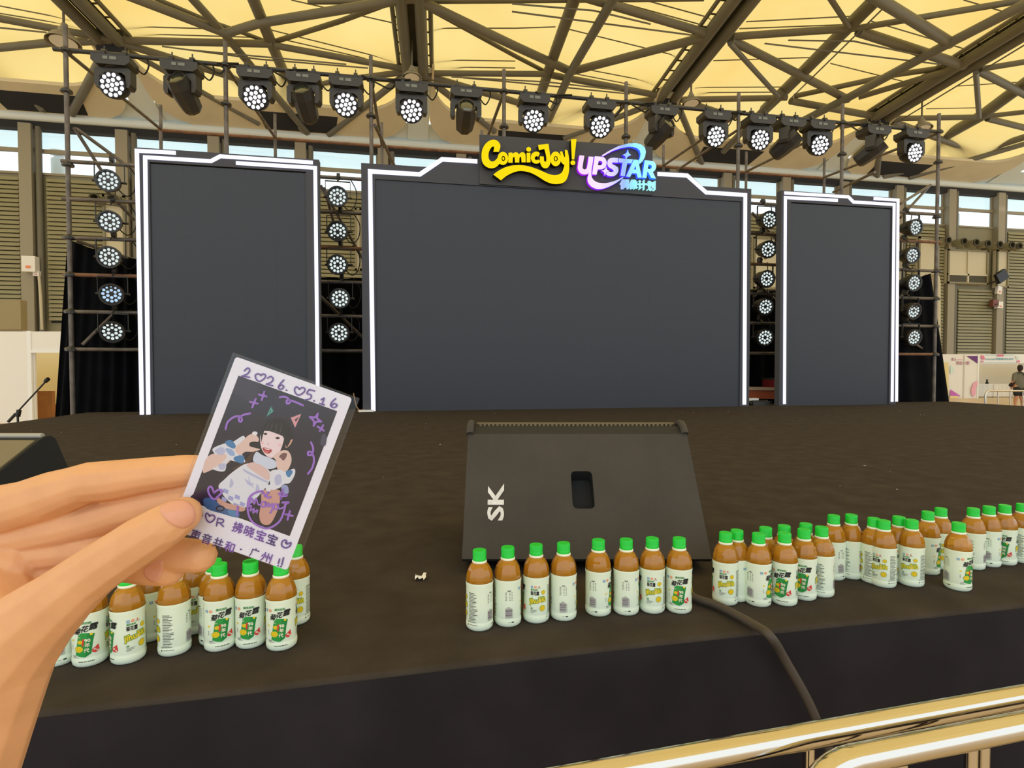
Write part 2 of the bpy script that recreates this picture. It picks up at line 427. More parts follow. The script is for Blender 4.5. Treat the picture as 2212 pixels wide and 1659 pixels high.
ceil = rb.build('ceiling', mm, smooth='all'); tag(ceil, 'glowing yellow translucent membrane roof carried on a steel tube grid', 'roof', kind='structure')
def rp(px, py, lift=0): return on_plane(px, py, RP+Vector((0, 0, lift)), RN)
for (e0, e1, wtop) in (((149, 0), (240, 92), 62), ((886, 0), (898, 165), 42), ((1607, 0), (1440, 215), 46), ((2212, 66), (1900, 256), 40)):
    p0, p1 = rp(*e0), rp(*e1); d = (p1-p0).normalized(); p0 = p0 - d*8; sd_ = d.cross(Vector((0, 0, 1))).normalized()
    g = MB(); hw = .42
    g.path([p0+sd_*hw, p1+sd_*hw], .27, 12); gr = g.build('girder', M['steel'], ceil, smooth=True)
    MB().path([p0-sd_*hw, p1-sd_*hw], .27, 12).build('chord', M['steel'], gr, smooth=True)
    for sgn in (-1, 1):
        wv = MB(); a0 = p0+sd_*sgn*.86+Vector((0, 0, .35)); a1 = p1+sd_*sgn*.86+Vector((0, 0, .35))
        wv.path([a0, a1], .11, 6); wv.build('flute', M['steel'], gr)
    wv = MB(); up = Vector((0, 0, .42))
    wv.prism([(0, 0), (1, 0), (1, 1), (0, 1)], lambda a, b_, dd: p0.lerp(p1, a) + sd_*(b_-.5)*.9 + up + Vector((0, 0, dd)), 0, .05); wv.build('web', M['web'], gr)
    k = int((p1-p0).length/.9); st = MB()
    for j in range(k):
        c = p0.lerp(p1, (j+.5)/k)
        for sgn in (-1, 1): st.box(c+sd_*sgn*.64+Vector((0, 0, .33)), (.07, .42, .05), rot=Matrix.Rotation(math.atan2(sd_.y, sd_.x)-pi/2, 3, 'Z'))
    q = st.build('stiffener', M['web'], gr); q['kind'] = 'stuff'
    MB().box(p1+Vector((0, .1, -.05)), (1.15, .5, 1.15)).build('end_block', M['dark'], gr)
TUBES = [
 # (points, diameter px, lift)
 ([(0, 40), (192, 76), (243, 86)], 15, 0), ([(0, 103), (110, 92), (243, 87)], 16, 0), ([(250, 87), (590, 95)], 15, .1), ([(253, 90), (488, 162), (590, 197)], 15, 0),
 ([(301, 0), (488, 72)], 20, 0), ([(488, 72), (560, 50), (862, 0)], 19, 0), ([(344, 0), (445, 43), (531, 73), (588, 95)], 9, .5),
 ([(548, 0), (586, 93), (634, 205)], 24, .3), ([(590, 91), (737, 45), (837, 8)], 11, .4), ([(591, 98), (880, 150)], 13, .1),
 ([(877, 155), (690, 180), (591, 190)], 12, .1), ([(907, 2), (1113, 100), (1230, 153)], 19, 0),
 ([(915, 12), (1113, 121), (1182, 157)], 9, .5), ([(907, 3), (1100, 2), (1280, 0)], 10, .5), ([(918, 158), (1182, 160)], 12, .1), ([(918, 163), (1097, 215), (1130, 225)], 14, 0),
 ([(1283, 0), (1324, 12), (1534, 74)], 18, 0), ([(1232, 155), (1534, 77)], 17, 0), ([(1190, 162), (1432, 208)], 13, .1),
 ([(1182, 243), (1432, 212)], 11, .1), ([(1240, 0), (1200, 110), (1164, 215)], 25, .3), ([(1323, 0), (1232, 157), (1184, 262)], 19, -.3),
 ([(1584, 79), (1666, 73), (1830, 62)], 15, .1), ([(1578, 86), (1666, 130), (1832, 215)], 17, 0), ([(1577, 94), (1666, 192), (1682, 208)], 10, -.4), ([(1475, 215), (1666, 212), (1700, 211)], 12, .1),
 ([(1470, 215), (1587, 253)], 11, 0), ([(1796, 0), (1834, 58)], 12, 0), ([(1900, 0), (2054, 94)], 24, -.3),
 ([(1839, 63), (2212, 0)], 13, .1), ([(1855, 68), (2082, 142)], 20, 0), ([(2240, -4), (2054, 91), (1834, 210), (1730, 263)], 19, -.4), ([(1715, 208), (1930, 162), (2082, 140)], 11, .4),
 ([(1855, 210), (2082, 142)], 12, 0), ([(1708, 218), (1900, 253)], 14, .1), ([(1814, 273), (1905, 256)], 13, 0), ([(2120, 149), (2230, 131)], 12, 0), ([(2113, 152), (2230, 212)], 15, 0),
 ([(2108, 157), (2115, 253)], 10, -.5), ([(1930, 256), (2115, 253)], 11, .1), ([(2225, 172), (2118, 251), (1991, 322)], 24, .3), ([(2115, 253), (2230, 240)], 10, .1), ([(2133, 256), (2230, 280)], 12, .1),
 ([(1928, 263), (2110, 329)], 13, 0), ([(1890, 0), (1700, 190), (1652, 236)], 27, .3)]
for pts, dia, lift in TUBES:
    P3 = [rp(x, y, lift) for x, y in pts]
    for k, nb in ((0, 1), (-1, -2)):                     # tubes that run on past the view
        x, y = pts[k]
        if y <= 4 or x <= 0 or x >= 2212: P3[k] = P3[k] + (P3[k]-P3[nb]).normalized()*5
    z = sum((p-C0).dot(FWD) for p in P3)/len(P3)
    MB().path(P3, dia*z/F/2, 12).build('roof_tube', M['steel'], ceil, smooth=True)
STRUTS = [([(0, 140)], (92, 238), 14), ([(0, 175)], (98, 240), 9), ([(242, 84)], (155, 245), 18), ([(418, 0), (490, 80)], (664, 287), 17), ([(880, 158)], (710, 291), 14), ([(588, 197)], (655, 283), 12), ([(918, 165)], (1069, 284), 14),
  ([(1432, 216)], (1217, 299), 12), ([(1458, 212)], (1516, 352), 13), ([(1690, 196)], (1562, 327), 15), ([(2230, 291), (2115, 327)], (1905, 382), 14), ([(2230, 306)], (1963, 384), 11), ([(250, 95)], (560, 268), 11), ([(1905, 262)], (1893, 384), 14)]
SN = Vector((0, -(S1-S0).z, (S1-S0).y)).normalized()
for st_, en, dia in STRUTS:                              # struts running down into the slots of the soffit
    P3 = [rp(x, y, .1) for x, y in st_]
    if st_[0][0] <= 0 or st_[0][1] <= 0 or st_[0][0] >= 2212: P3[0] = P3[0] + (P3[0] - (P3[1] if len(P3) > 1 else on_plane(*en, S0, SN))).normalized()*4
    P3.append(on_plane(en[0], en[1], S0-Vector((0, 0, .03)), SN))
    z = sum((p-C0).dot(FWD) for p in P3)/len(P3)
    MB().path(P3, dia*z/F/2, 12).build('strut', M['steel'], ceil, smooth=True)
for pts in ([(1106, 8), (1283, 23), (1405, 52)], [(1106, 25), (1496, 76)], [(1652, 94), (2032, 139)], [(1703, 87), (1844, 89), (1984, 119)], [(1913, 13), (1708, 213)], [(2225, 90), (1935, 266)],
            [(0, 60), (40, 64), (100, 70)], [(410, 108), (560, 122), (748, 139)], [(350, 100), (560, 128), (795, 147)], [(975, 166), (1180, 177), (1340, 195)], [(1000, 168), (1113, 178), (1360, 203)]):
    MB().path([rp(x, y, -.35) for x, y in pts], .036, 6).build('conduit', M['steel'], ceil)
CABLES = [((0, 13), (152, 42)), ((0, 29), (170, 57)), ((246, 56), (480, 63)), ((263, 72), (560, 81)), ((28, 160), (213, 180)), ((578, 63), (875, 137)), ((619, 87), (880, 147)), ((629, 0), (864, 53)),
  ((915, 61), (1113, 61)), ((920, 129), (1113, 132)), ((920, 144), (1113, 147)), ((1113, 61), (1200, 58)), ((1228, 63), (1476, 124)), ((1278, 152), (1435, 182)), ((1245, 160), (1427, 195)), ((1392, 0), (1539, 40)),
  ((1334, 4), (1524, 56)), ((1612, 47), (1840, 35)), ((1597, 62), (1830, 53)), ((1541, 131), (1760, 124)), ((1501, 189), (1690, 188)), ((1503, 200), (1682, 199)), ((1794, 137), (1956, 177)), ((1880, 45), (2095, 109)),
  ((2082, 0), (2212, 38)), ((2001, 235), (2108, 233)), ((2067, 186), (2209, 177)), ((470, 200), (580, 215)), ((688, 220), (810, 236)), ((1106, 257), (1265, 275)), ((925, 248), (1106, 258)), ((1455, 290), (1560, 300))]
for a, b_ in CABLES:
    pa, pb = rp(*a, .75), rp(*b_, .75)
    MB().path([pa, pb], .03, 5).build('cable', M['steel'], ceil)
# ---- outside: white canopy and vent columns seen through the glass
cm_ = bpy.data.materials.new('canopy_sheet'); cm_.use_nodes = True; nt = cm_.node_tree; nt.nodes.clear()
a_ = nt.nodes.new('ShaderNodeBsdfTranslucent'); a_.inputs['Color'].default_value = (.62, .72, .74, 1); d_ = nt.nodes.new('ShaderNodeBsdfDiffuse'); d_.inputs['Color'].default_value = (.8, .84, .85, 1); x_ = nt.nodes.new('ShaderNodeMixShader'); x_.inputs[0].default_value = .35
o_ = nt.nodes.new('ShaderNodeOutputMaterial'); nt.links.new(a_.outputs[0], x_.inputs[1]); nt.links.new(d_.outputs[0], x_.inputs[2]); nt.links.new(x_.outputs[0], o_.inputs[0])
b = MB().add([(-44, DW+.6, 15.1), (60, DW+.6, 15.1), (60, DW+4.2, 15.1), (-44, DW+4.2, 15.1)], [(0, 1, 2, 3)]).build('trim_4', cm_); tag(b, 'white outer canopy seen through the upper window panes', 'canopy', kind='structure')
for (px, lab) in ((128, 'white vent column outside the window, behind the left scaffold post'), (2062, 'white vent column outside the far right window')):
    p = on_y(px, 340, DW+3.2)
    MB().lathe([(.42, 0), (.42, 14.3), (.2, 14.5), (.5, 14.6), (.5, 14.8), (.1, 14.9)], 16).build('vent_column', M['white_cool'], smooth=True, loc=(p.x, p.y, 0)); tag(bpy.data.objects[-1] if False else COL.objects[-1], lab, 'column')

# ---- fittings on the back wall
def wall_pt(px, py, d=0): return on_y(px, py, DW-.25-d)
def nozzle(px, py, lab, back=0):
    p = wall_pt(px, py, .025); t = thing('air_nozzle', lab, 'duct', p, group='air nozzles on the back wall')
    mx = Matrix.Translation(p) @ Matrix.Rotation(pi/2, 4, 'X')
    MB().lathe([(.26, -back), (.26, .4), (.24, .62), (.22, .7)], 18, mx=mx, caps=False).build('barrel', M['wall'], t, smooth=True)
    MB().lathe([(.22, .7), (.27, .71), (.27, .8), (.19, .8), (.17, .3), (0, .3)], 18, mx=mx, caps=False).build('mouth', M['web'], t, smooth=True)
for i, px in enumerate((2028, 2062, 2088, 2113, 2138)):
    nozzle(px, 524+i*2.2, 'round khaki air nozzle in the right row, %s from the left' % ('first', 'second', 'third', 'fourth', 'fifth')[i], .4 if i in (0, 4) else 0)
nozzle(2164, 534, 'left one of two air nozzles near the right picture edge'); nozzle(2180, 536, 'right one of two air nozzles near the right picture edge', .4)
nozzle(219, 436, 'left air nozzle above the far left lamp column', .4); nozzle(257, 437, 'right air nozzle above the far left lamp column'); nozzle(1678, 506, 'air nozzle seen between the main and right screens')
def wall_panel(name, corners, lab, cat, m, d=.1, extra=None):
    a = on_y(corners[0], corners[1], DW-.26); b2 = on_y(corners[2], corners[3], DW-.26); z1 = a.z; z0 = b2.z
    t = thing(name, lab, cat, ((a.x+b2.x)/2, DW-.2, z0))
    MB().box(((a.x+b2.x)/2, DW-.12, (z0+z1)/2), (b2.x-a.x, .3, z1-z0)).build('panel', m, t)
    fr = MB(); w_ = .12
    for (xa, xb, za, zb) in ((a.x, b2.x, z1-w_, z1), (a.x, b2.x, z0, z0+w_), (a.x, a.x+w_, z0, z1), (b2.x-w_, b2.x, z0, z1)):
        fr.box(((xa+xb)/2, DW-.3, (za+zb)/2), (xb-xa, .12, zb-za))
    if extra: extra(t, a, b2)
    fr.build('surround', M['wall'], t); return t
def ex1(t, a, b2):
    xm = (a.x+b2.x)/2; zm = b2.z+.27*(a.z-b2.z)
    for k in range(2):
        MB().box((a.x+(b2.x-a.x)*(.25+.5*k), DW-.29, b2.z+.14*(a.z-b2.z)), ((b2.x-a.x)*.42, .06, (a.z-b2.z)*.2)).build('vent_grille', M['web'], t)
    m = MB(); m.box((xm, DW-.3, (a.z+b2.z)/2), (.14, .1, a.z-b2.z)); m.box((xm, DW-.3, zm), (b2.x-a.x, .1, .14)); m.build('mullion', M['beige'], t)
wall_panel('wall_hatch', (2047, 538, 2132, 615), 'cream wall hatch with four fields and two grey vents below the right nozzles', 'hatch', M['beige'], extra=ex1)
wall_panel('wall_hatch', (1984, 512, 2024, 700), 'tall cream hatch behind the far right lamp column', 'hatch', M['beige'])
wall_panel('wall_hatch', (2153, 540, 2176, 622), 'narrow cream hatch beside the black floodlight', 'hatch', M['beige'])
wall_panel('wall_hatch', (1628, 512, 1682, 625), 'cream hatch seen between the main and right screens', 'hatch', M['beige'])
wall_panel('wall_hatch', (222, 421, 273, 560), 'cream hatch behind the far left lamp column', 'hatch', M['beige'])
wall_panel('wall_hatch', (766, 450, 782, 585), 'narrow cream hatch seen left of the main screen', 'hatch', M['beige'])
# riser pipe, boxes
P = [wall_pt(x, y, .5) for x, y in ((2012, 598), (2022, 600), (2024, 612), (2024, 760))]; P.append(Vector((P[-1].x, P[-1].y, 0)))
o = MB().path(P, .22, 10).build('riser_pipe', M['beige'], smooth=True); tag(o, 'cream riser pipe bending down beside the right drape', 'pipe')
def wall_box(name, px, py, w_, h_, d_, lab, cat, m, ang=0):
    p = wall_pt(px, py, d_/2); t = thing(name, lab, cat, p)
    MB().box(p, (w_, d_, h_), rot=Matrix.Rotation(ang, 3, 'Y')).build('housing', m, t); MB().box(p+Vector((0, -d_/2-.02, -h_*.2)), (w_*.3, .05, h_*.15)).build('badge', M['ink_orange'] if m is M['white'] else M['dark'], t); return t
wall_box('wall_speaker', 66, 571, .65, .85, .4, 'white box on the left pilaster above a small junction box', 'speaker', M['white'])
wall_box('junction_box', 80, 591, .3, .28, .2, 'small white junction box under the white wall box', 'box', M['white'])
wall_box('sign_box', 2157, 627, .4, .6, .2, 'white sign box under the black floodlight', 'sign', M['white'], .2)
wall_box('call_box', 2147, 655, .5, .5, .3, 'dark red alarm box on the right pilaster', 'box', mat('alarm', (120, 70, 60), .6))
wall_box('junction_box', 2157, 659, .5, .5, .3, 'white junction box with red mark on the right pilaster', 'box', M['white'])
p = wall_pt(2163, 597, .6); t = thing('floodlight', 'black floodlight tilted on its arm at the right pilaster', 'lamp', p)
MB().box(p, (.95, .25, .75), rot=Matrix.Rotation(-.55, 3, 'Y')).build('head', M['black'], t); MB().path([p+Vector((-.3, 0, -.3)), p+Vector((-.5, .5, -.5))], .06, 6).build('arm', M['dark'], t)
P = [wall_pt(x, y, .1) for x, y in ((84, 592), (88, 640), (91, 712))]
MB().path(P, .07, 6).build('conduit', M['beige'], wall)

# ---- pendant lamps under the roof
def pendant(px, py, wpx, lab, rod):
    p = rp(px, py, -1.2); z = (p-C0).dot(FWD); s = wpx*z/F
    t = thing('pendant_lamp', lab, 'lamp', p)
    mx = Matrix.Translation(p) @ Matrix.Rotation(R(-6), 4, 'X')
    MB().lathe([(.5*s, -.3*s), (.5*s, -.26*s), (.36*s, -.06*s), (.2*s, .06*s), (.17*s, .08*s), (.17*s, .2*s), (.11*s, .24*s), (.09*s, .38*s), (0, .4*s)], 24, mx=mx, caps=False).build('shade', M['pilaster'], t, smooth=True)
    MB().lathe([(0, -.27*s), (.38*s, -.27*s), (.38*s, -.24*s), (0, -.24*s)], 24, mx=mx).build('diffuser', M['white'], t)
    MB().path([p+Vector((0, 0, .4*s)), p+Vector((0, 0, .4*s+rod))], .05, 6).build('rod', M['steel'], t)
pendant(138, 76, 66, 'bell-shaped pendant lamp hanging at the top left behind the first scaffold post', 1.6)
pendant(890, 158, 42, 'bell-shaped pendant lamp hanging below the middle girder', 1.6)
pendant(1493, 214, 40, 'bell-shaped pendant lamp right of the two glowing signs', 1.6)
pendant(1991, 268, 40, 'bell-shaped pendant lamp near the right end of the light rail', 1.6)

# ================================================================== STAGE
ZS = 1.0
fl = on_z(95, 1534, ZS); fr_ = on_z(2212, 1303, ZS)
sl = (fr_.y-fl.y)/(fr_.x-fl.x)
def front_y(x): return fl.y + sl*(x-fl.x)
XL, XR, YB = -4.2, 9.65, 8.55
stage = thing('stage', 'wide stage platform under black carpet with a black cloth skirt', 'stage', (2.7, 5, 0))
c = MB(); N = 60; rr = .012; prof = []
for j in range(7):
    a = pi/2*j/6; prof.append((rr-rr*sin(a), -rr+rr*cos(a)))     # y offset from edge, z offset
rows = []
for i in range(N+1):
    x = XL + (XR-XL)*i/N
    fy = front_y(x) + .006*sin(x*3.1)
    rows.append([(x, YB, ZS)] + [(x, fy + (YB-fy)*k/8, ZS) for k in range(7, 0, -1)] + [(x, fy+q, ZS+z) for q, z in prof] + [(x, fy-.001, ZS-.04)])
nr = len(rows[0]); c.add([v for r in rows for v in r], [(i*nr+j, (i+1)*nr+j, (i+1)*nr+j+1, i*nr+j+1) for i in range(N) for j in range(nr-1)])
c.build('carpet', M['carpet'], stage, smooth=True)
c = MB(); N = 160; rows = []
for i in range(N+1):
    x = XL + (XR-XL)*i/N; fy = front_y(x) + .006*sin(x*3.1)
    rows.append([(x, fy - .0015 - k*.012 - .01*k*sin(x*7+k)*.5, (ZS-.009)*(1-k/8)+.0) for k in range(9)])
nr = 9; c.add([v for r in rows for v in r], [(i*nr+j, (i+1)*nr+j, (i+1)*nr+j+1, i*nr+j+1) for i in range(N) for j in range(nr-1)])
c.build('skirt', M['skirt'], stage, smooth=True)
c = MB(); c.box((XL-.01, (YB+front_y(XL))/2, ZS/2), (.02, YB-front_y(XL), ZS-.01)); c.box((XR+.01, (YB+front_y(XR))/2, ZS/2), (.02, YB-front_y(XR), ZS-.01)); c.box(((XL+XR)/2, YB, ZS/2), (XR-XL, .02, ZS-.01))
c.build('side_skirt', M['skirt'], stage)

# ---- screen frames, LED walls, strips
YF = 8.0
def fy(px, py): p = on_y(px, py, YF); return (p.x, p.z)
def zx(x, z, d): return Vector((x, YF+d, z))
def strips(root, lines, wpx):
    for ln in lines:
        P = [on_y(px, py, YF) for px, py in ln]; w_ = wpx
        pts = [(p.x, p.z) for p in P]
        s = MB()
        # mitred square-ended bar
        n = len(pts); L = []; Rr = []
        for i in range(n):
            p = Vector(pts[i]); t0 = (p-Vector(pts[i-1])).normalized() if i > 0 else None; t1 = (Vector(pts[i+1])-p).normalized() if i < n-1 else None
            n0 = Vector((-t0.y, t0.x)) if t0 is not None else Vector((-t1.y, t1.x)); n1 = Vector((-t1.y, t1.x)) if t1 is not None else n0
            m = (n0+n1).normalized(); k = w_/2/max(.35, m.dot(n0)); L.append(p+m*k); Rr.append(p-m*k)
        for i in range(n-1):
            s.prism([tuple(L[i]), tuple(L[i+1]), tuple(Rr[i+1]), tuple(Rr[i])], zx, -.012, 0)
        s.build('light_strip', M['strip'], root)
HOLES = []
def frame_thing(name, lab, outline, hole, lines, wstrip, cat='screen surround'):
    pts = [fy(*q) for q in outline]; pts[0] = (pts[1][0], 0); pts[-1] = (pts[-2][0], 0)
    hp = [fy(*q) for q in hole]; zt = (hp[1][1]+hp[2][1])/2; xl = (fy(hole[0][0], 640)[0]+fy(hole[1][0], 640)[0])/2; xr = (fy(hole[3][0], 640)[0]+fy(hole[2][0], 640)[0])/2
    hp = [(xl, 0), (xl, zt), (xr, zt), (xr, 0)]; HOLES.append((xl, xr, zt))
    zb = ZS+.002
    t = thing(name, lab, cat, (pts[0][0], YF, ZS))
    # board = outer outline minus hole, as an open U: outline goes up the outside and back down the inside
    poly = pts + hp[::-1]
    poly = [(x, max(z, zb)) for x, z in poly]
    MB().prism(poly, zx, 0, .12).build('board', M['frame'], t)
    strips(t, lines, wstrip); return t
def bottom(px, y): return (px, y)
frame_thing('screen_frame', 'dark frame with double white light strips around the left screen',
    [(303.5, 905), (291, 318), (689, 345), (693.5, 905)], [(330, 905), (325, 352), (661, 369), (664.5, 905)],
    [[(380, 330.5), (296, 326), (307, 897)], [(676, 351.5), (476, 338), (456, 348.5), (314, 340), (321, 897)], [(510, 352.5), (681, 363), (687, 892)]], .047)
frame_thing('screen_frame', 'dark wide frame with one bent white light strip around the main screen',
    [(784.5, 905), (780, 352), (931, 361), (952, 338), (1486, 373), (1517, 402), (1623, 408), (1620.5, 905)], [(812, 905), (811.5, 393), (1599, 429.5), (1601, 905)],
    [[(1031, 349), (955, 344.5), (907, 377), (799.5, 370.5), (806.5, 888)], [(1420, 376), (1484, 379.5), (1525, 416), (1609.5, 421.5), (1607.5, 874)]], .058)
frame_thing('screen_frame', 'dark frame with double white light strips around the right screen',
    [(1687, 905), (1688.5, 411), (1942.5, 428), (1938, 905)], [(1705, 905), (1707, 437), (1926, 449), (1922, 905)],
    [[(1694, 417), (1832, 425.5), (1843, 436.5), (1931, 442), (1926.5, 868)], [(1809, 433), (1696, 427), (1694, 873)], [(1887, 429), (1939.3, 432.5), (1936, 867.5)]], .047)
def led_wall(lab, x0, x1, ztop, nxp, nzp, d=.018):
    t = thing('led_wall', lab, 'screen', ((x0+x1)/2, YF+d, ZS))
    wx, wz = (x1-x0)/nxp, (ztop-ZS)/nzp
    s = MB(); s.box((0, .04, 0), (wx-.0003, .08, wz-.0003)); me = s.mesh('led_tile', M['led'])
    for i in range(nxp):
        for j in range(nzp):
            oo = link_mesh('led_tile', me, t); oo.location = Vector((x0+wx*(i+.5), YF+d, ZS+wz*(j+.5))) - Vector(t.location)
for (xl, xr, zt), gap, nxp, lab in zip(HOLES, (.014, 0, .012), (5, 11, 4), ('tall switched-off grey screen inside the left frame', 'large switched-off grey screen in the middle of the stage', 'tall switched-off grey screen inside the right frame')):
    led_wall(lab, xl+.002, xr-.002, zt-gap-.001, nxp, 7)

# ---- the two glowing signs on their board
YS_ = YF-.06
def sg(cx, cyy): p = on_y(1000+cx/4.916, 270+cyy/4.916, YS_); return (p.x, p.z)
def sgp(x, z, d): return Vector((x, YS_+d, z))
pts = [sg(180, 88), sg(2027, 222), sg(2027, 735), sg(180, 615)]
sb = thing('sign_backboard', 'dark grey sign board standing above the main screen', 'board', (pts[0][0]+1.2, YS_+.05, pts[0][1]))
MB().prism(pts, sgp, .04, .059).build('panel', M['sign_board'], sb)
M['sign_yellow'] = emitter('sign_yellow', (255, 226, 20), 1.0)
M['sign_rim'] = mat('sign_rim', (26, 22, 18), .4)
gm = bpy.data.materials.new('sign_gradient'); gm.use_nodes = True; nt = gm.node_tree; nt.nodes.clear()
tcn = nt.nodes.new('ShaderNodeTexCoord'); sx = nt.nodes.new('ShaderNodeSeparateXYZ'); mr = nt.nodes.new('ShaderNodeMapRange'); cr = nt.nodes.new('ShaderNodeValToRGB'); em = nt.nodes.new('ShaderNodeEmission'); om = nt.nodes.new('ShaderNodeOutputMaterial')
geo = nt.nodes.new('ShaderNodeNewGeometry'); nt.links.new(geo.outputs['Position'], sx.inputs[0]); nt.links.new(sx.outputs['X'], mr.inputs['Value'])
mr.inputs['From Min'].default_value = sg(1215, 500)[0]; mr.inputs['From Max'].default_value = sg(2045, 500)[0]
nt.links.new(mr.outputs['Result'], cr.inputs['Fac']); nt.links.new(cr.outputs['Color'], em.inputs['Color']); nt.links.new(em.outputs[0], om.inputs[0]); em.inputs['Strength'].default_value = 1.05
e = cr.color_ramp.elements; e[0].position = 0; e[0].color = (*lin((252, 214, 252)), 1); e[1].position = 1; e[1].color = (*lin((176, 248, 255)), 1)
for pos, colr in ((.25, (255, 232, 255)), (.45, (222, 214, 252)), (.58, (160, 190, 250)), (.72, (160, 246, 255))):
    q = e.new(pos); q.color = (*lin(colr), 1)
def soft(pts, lim=52):
    """round the gentle turns of a closed outline, keep its corners."""
    P = [Vector(q) for q in pts]; n = len(P)
    if n > 20 and n == 22: return pts
    sharp = []
    for i in range(n):
        a = (P[i]-P[i-1]); b = (P[(i+1) % n]-P[i]); sharp.append(abs(a.angle_signed(b, 0)) > R(lim))
    out = []
    for i in range(n):
        p1, p2 = P[i], P[(i+1) % n]; p0 = p1 if sharp[i] else P[i-1]; p3 = p2 if sharp[(i+1) % n] else P[(i+2) % n]
        for j in range(4):
            t = j/4; out.append(tuple(.5*((2*p1) + (p2-p0)*t + (2*p0-5*p1+4*p2-p3)*t*t + (3*p1-p0-3*p2+p3)*t**3)))
    return out
def letter(root, shapes, face, rim, depth, fn, name='letter'):
    """shapes: outlines, or (outline, [holes]); traced points mapped by fn onto the sign plane."""
    s = MB()
    for sh in shapes:
        outer, holes = sh if isinstance(sh, tuple) else (sh, [])
        outer = soft(outer); holes = [soft(h_) for h_ in holes]
        loops = [outer] + holes
        tris = geometry.tessellate_polygon([[Vector((q[0], q[1], 0)) for q in lp] for lp in loops])
        flat2 = [q for lp in loops for q in lp]
        s.add([sgp(*fn(*q), -depth) for q in flat2], [tuple(t) for t in tris], 0)
        for lp in loops:
            n = len(lp); s.add([sgp(*fn(*q), -depth) for q in lp] + [sgp(*fn(*q), .039) for q in lp], [(i, (i+1) % n, n+(i+1) % n, n+i) for i in range(n)], 1)
    return s.build(name, [face, rim], root)
def disc(cx, cyy, rx, ry=None, n=22): ry = ry or rx; return [(cx+rx*cos(2*pi*i/n), cyy+ry*sin(2*pi*i/n)) for i in range(n)]
def cm(pts): return [tuple(q) for q in catmull(pts, 4, True)]
def sgc(x, y): p = on_y(1030+x/10.0545, 290+y/10.0545, YS_); return (p.x, p.z)
def sgu(x, y): p = on_y(1240+x/12.022, 300+y/12.022, YS_); return (p.x, p.z)
p = sg(690, 400); s1 = thing('letter_sign', 'glowing yellow channel-letter sign with a long swash on the dark board', 'sign', (p[0], YS_, p[1]))
YLET = [
 [[(485, 240), (497, 310), (465, 415), (345, 415), (362, 330), (350, 298), (315, 310), (265, 380), (240, 480), (255, 575), (305, 620), (370, 610), (440, 540), (520, 620), (470, 680), (400, 745), (310, 770), (220, 750), (140, 690), (100, 600), (90, 480), (110, 360), (170, 250), (260, 175), (350, 150), (430, 175)]],
 [(disc(552, 555, 116, 142), [disc(562, 558, 38, 56)]), disc(562, 558, 20, 34)],
 [[(672, 432), (752, 428), (762, 455), (810, 425), (870, 430), (895, 470), (950, 425), (1010, 430), (1040, 480), (1045, 640), (955, 640), (945, 540), (930, 520), (910, 545), (905, 645), (812, 645), (805, 545), (790, 525), (770, 545), (760, 650), (668, 650)]],
 [[(1065, 432), (1145, 432), (1148, 640), (1065, 642)], disc(1108, 360, 52)],
 [[(1350, 450), (1310, 520), (1275, 505), (1240, 530), (1240, 570), (1270, 592), (1325, 580), (1352, 620), (1330, 655), (1260, 668), (1190, 635), (1155, 550), (1175, 460), (1240, 415), (1310, 412)]],
 [[(1310, 265), (1535, 240), (1570, 480), (1578, 620), (1560, 700), (1510, 760), (1440, 765), (1385, 720), (1350, 620), (1350, 510), (1435, 515), (1440, 600), (1465, 630), (1490, 600), (1480, 480), (1445, 350), (1330, 380)]],
 [(disc(1690, 565, 118, 158), [disc(1693, 562, 42, 58)]), disc(1693, 562, 22, 40)],
 [[(1780, 410), (1830, 400), (1880, 530), (1895, 520), (1890, 390), (1910, 370), (1945, 380), (1975, 520), (1985, 680), (1975, 850), (1930, 1000), (1850, 1080), (1720, 1108), (1590, 1095), (1450, 1035), (1300, 940), (1150, 865), (1000, 830), (880, 830), (750, 870), (620, 940), (510, 1030), (345, 905), (450, 825), (600, 750), (750, 710), (920, 700), (1080, 720), (1250, 770), (1400, 830), (1550, 895), (1680, 915), (1780, 890), (1840, 830), (1880, 700), (1830, 660), (1800, 600), (1800, 500)]],
 [[(2020, 148), (2142, 132), (2092, 578), (2040, 578)], disc(2062, 648, 52)]]
for shp in YLET: letter(s1, shp, M['sign_yellow'], M['sign_rim'], .055, sgc)
M['sign_halo'] = bpy.data.materials.new('sign_halo'); M['sign_halo'].use_nodes = True; nt = M['sign_halo'].node_tree; nt.nodes.clear()
geo = nt.nodes.new('ShaderNodeNewGeometry'); sx = nt.nodes.new('ShaderNodeSeparateXYZ'); mr = nt.nodes.new('ShaderNodeMapRange'); cr = nt.nodes.new('ShaderNodeValToRGB'); em = nt.nodes.new('ShaderNodeEmission'); om = nt.nodes.new('ShaderNodeOutputMaterial')
nt.links.new(geo.outputs['Position'], sx.inputs[0]); nt.links.new(sx.outputs['X'], mr.inputs['Value']); mr.inputs['From Min'].default_value = sgu(80, 500)[0]; mr.inputs['From Max'].default_value = sgu(2110, 500)[0]
nt.links.new(mr.outputs['Result'], cr.inputs['Fac']); nt.links.new(cr.outputs['Color'], em.inputs['Color']); nt.links.new(em.outputs[0], om.inputs[0]); em.inputs['Strength'].default_value = 1.1
e = cr.color_ramp.elements; e[0].color = (*lin((168, 30, 220)), 1); e[1].color = (*lin((40, 120, 255)), 1); q = e.new(.55); q.color = (*lin((70, 40, 240)), 1)
p = sg(1640, 480); s2 = thing('letter_sign', 'glowing pink to blue channel-letter sign with swoosh and four Chinese characters', 'sign', (p[0], YS_, p[1]))
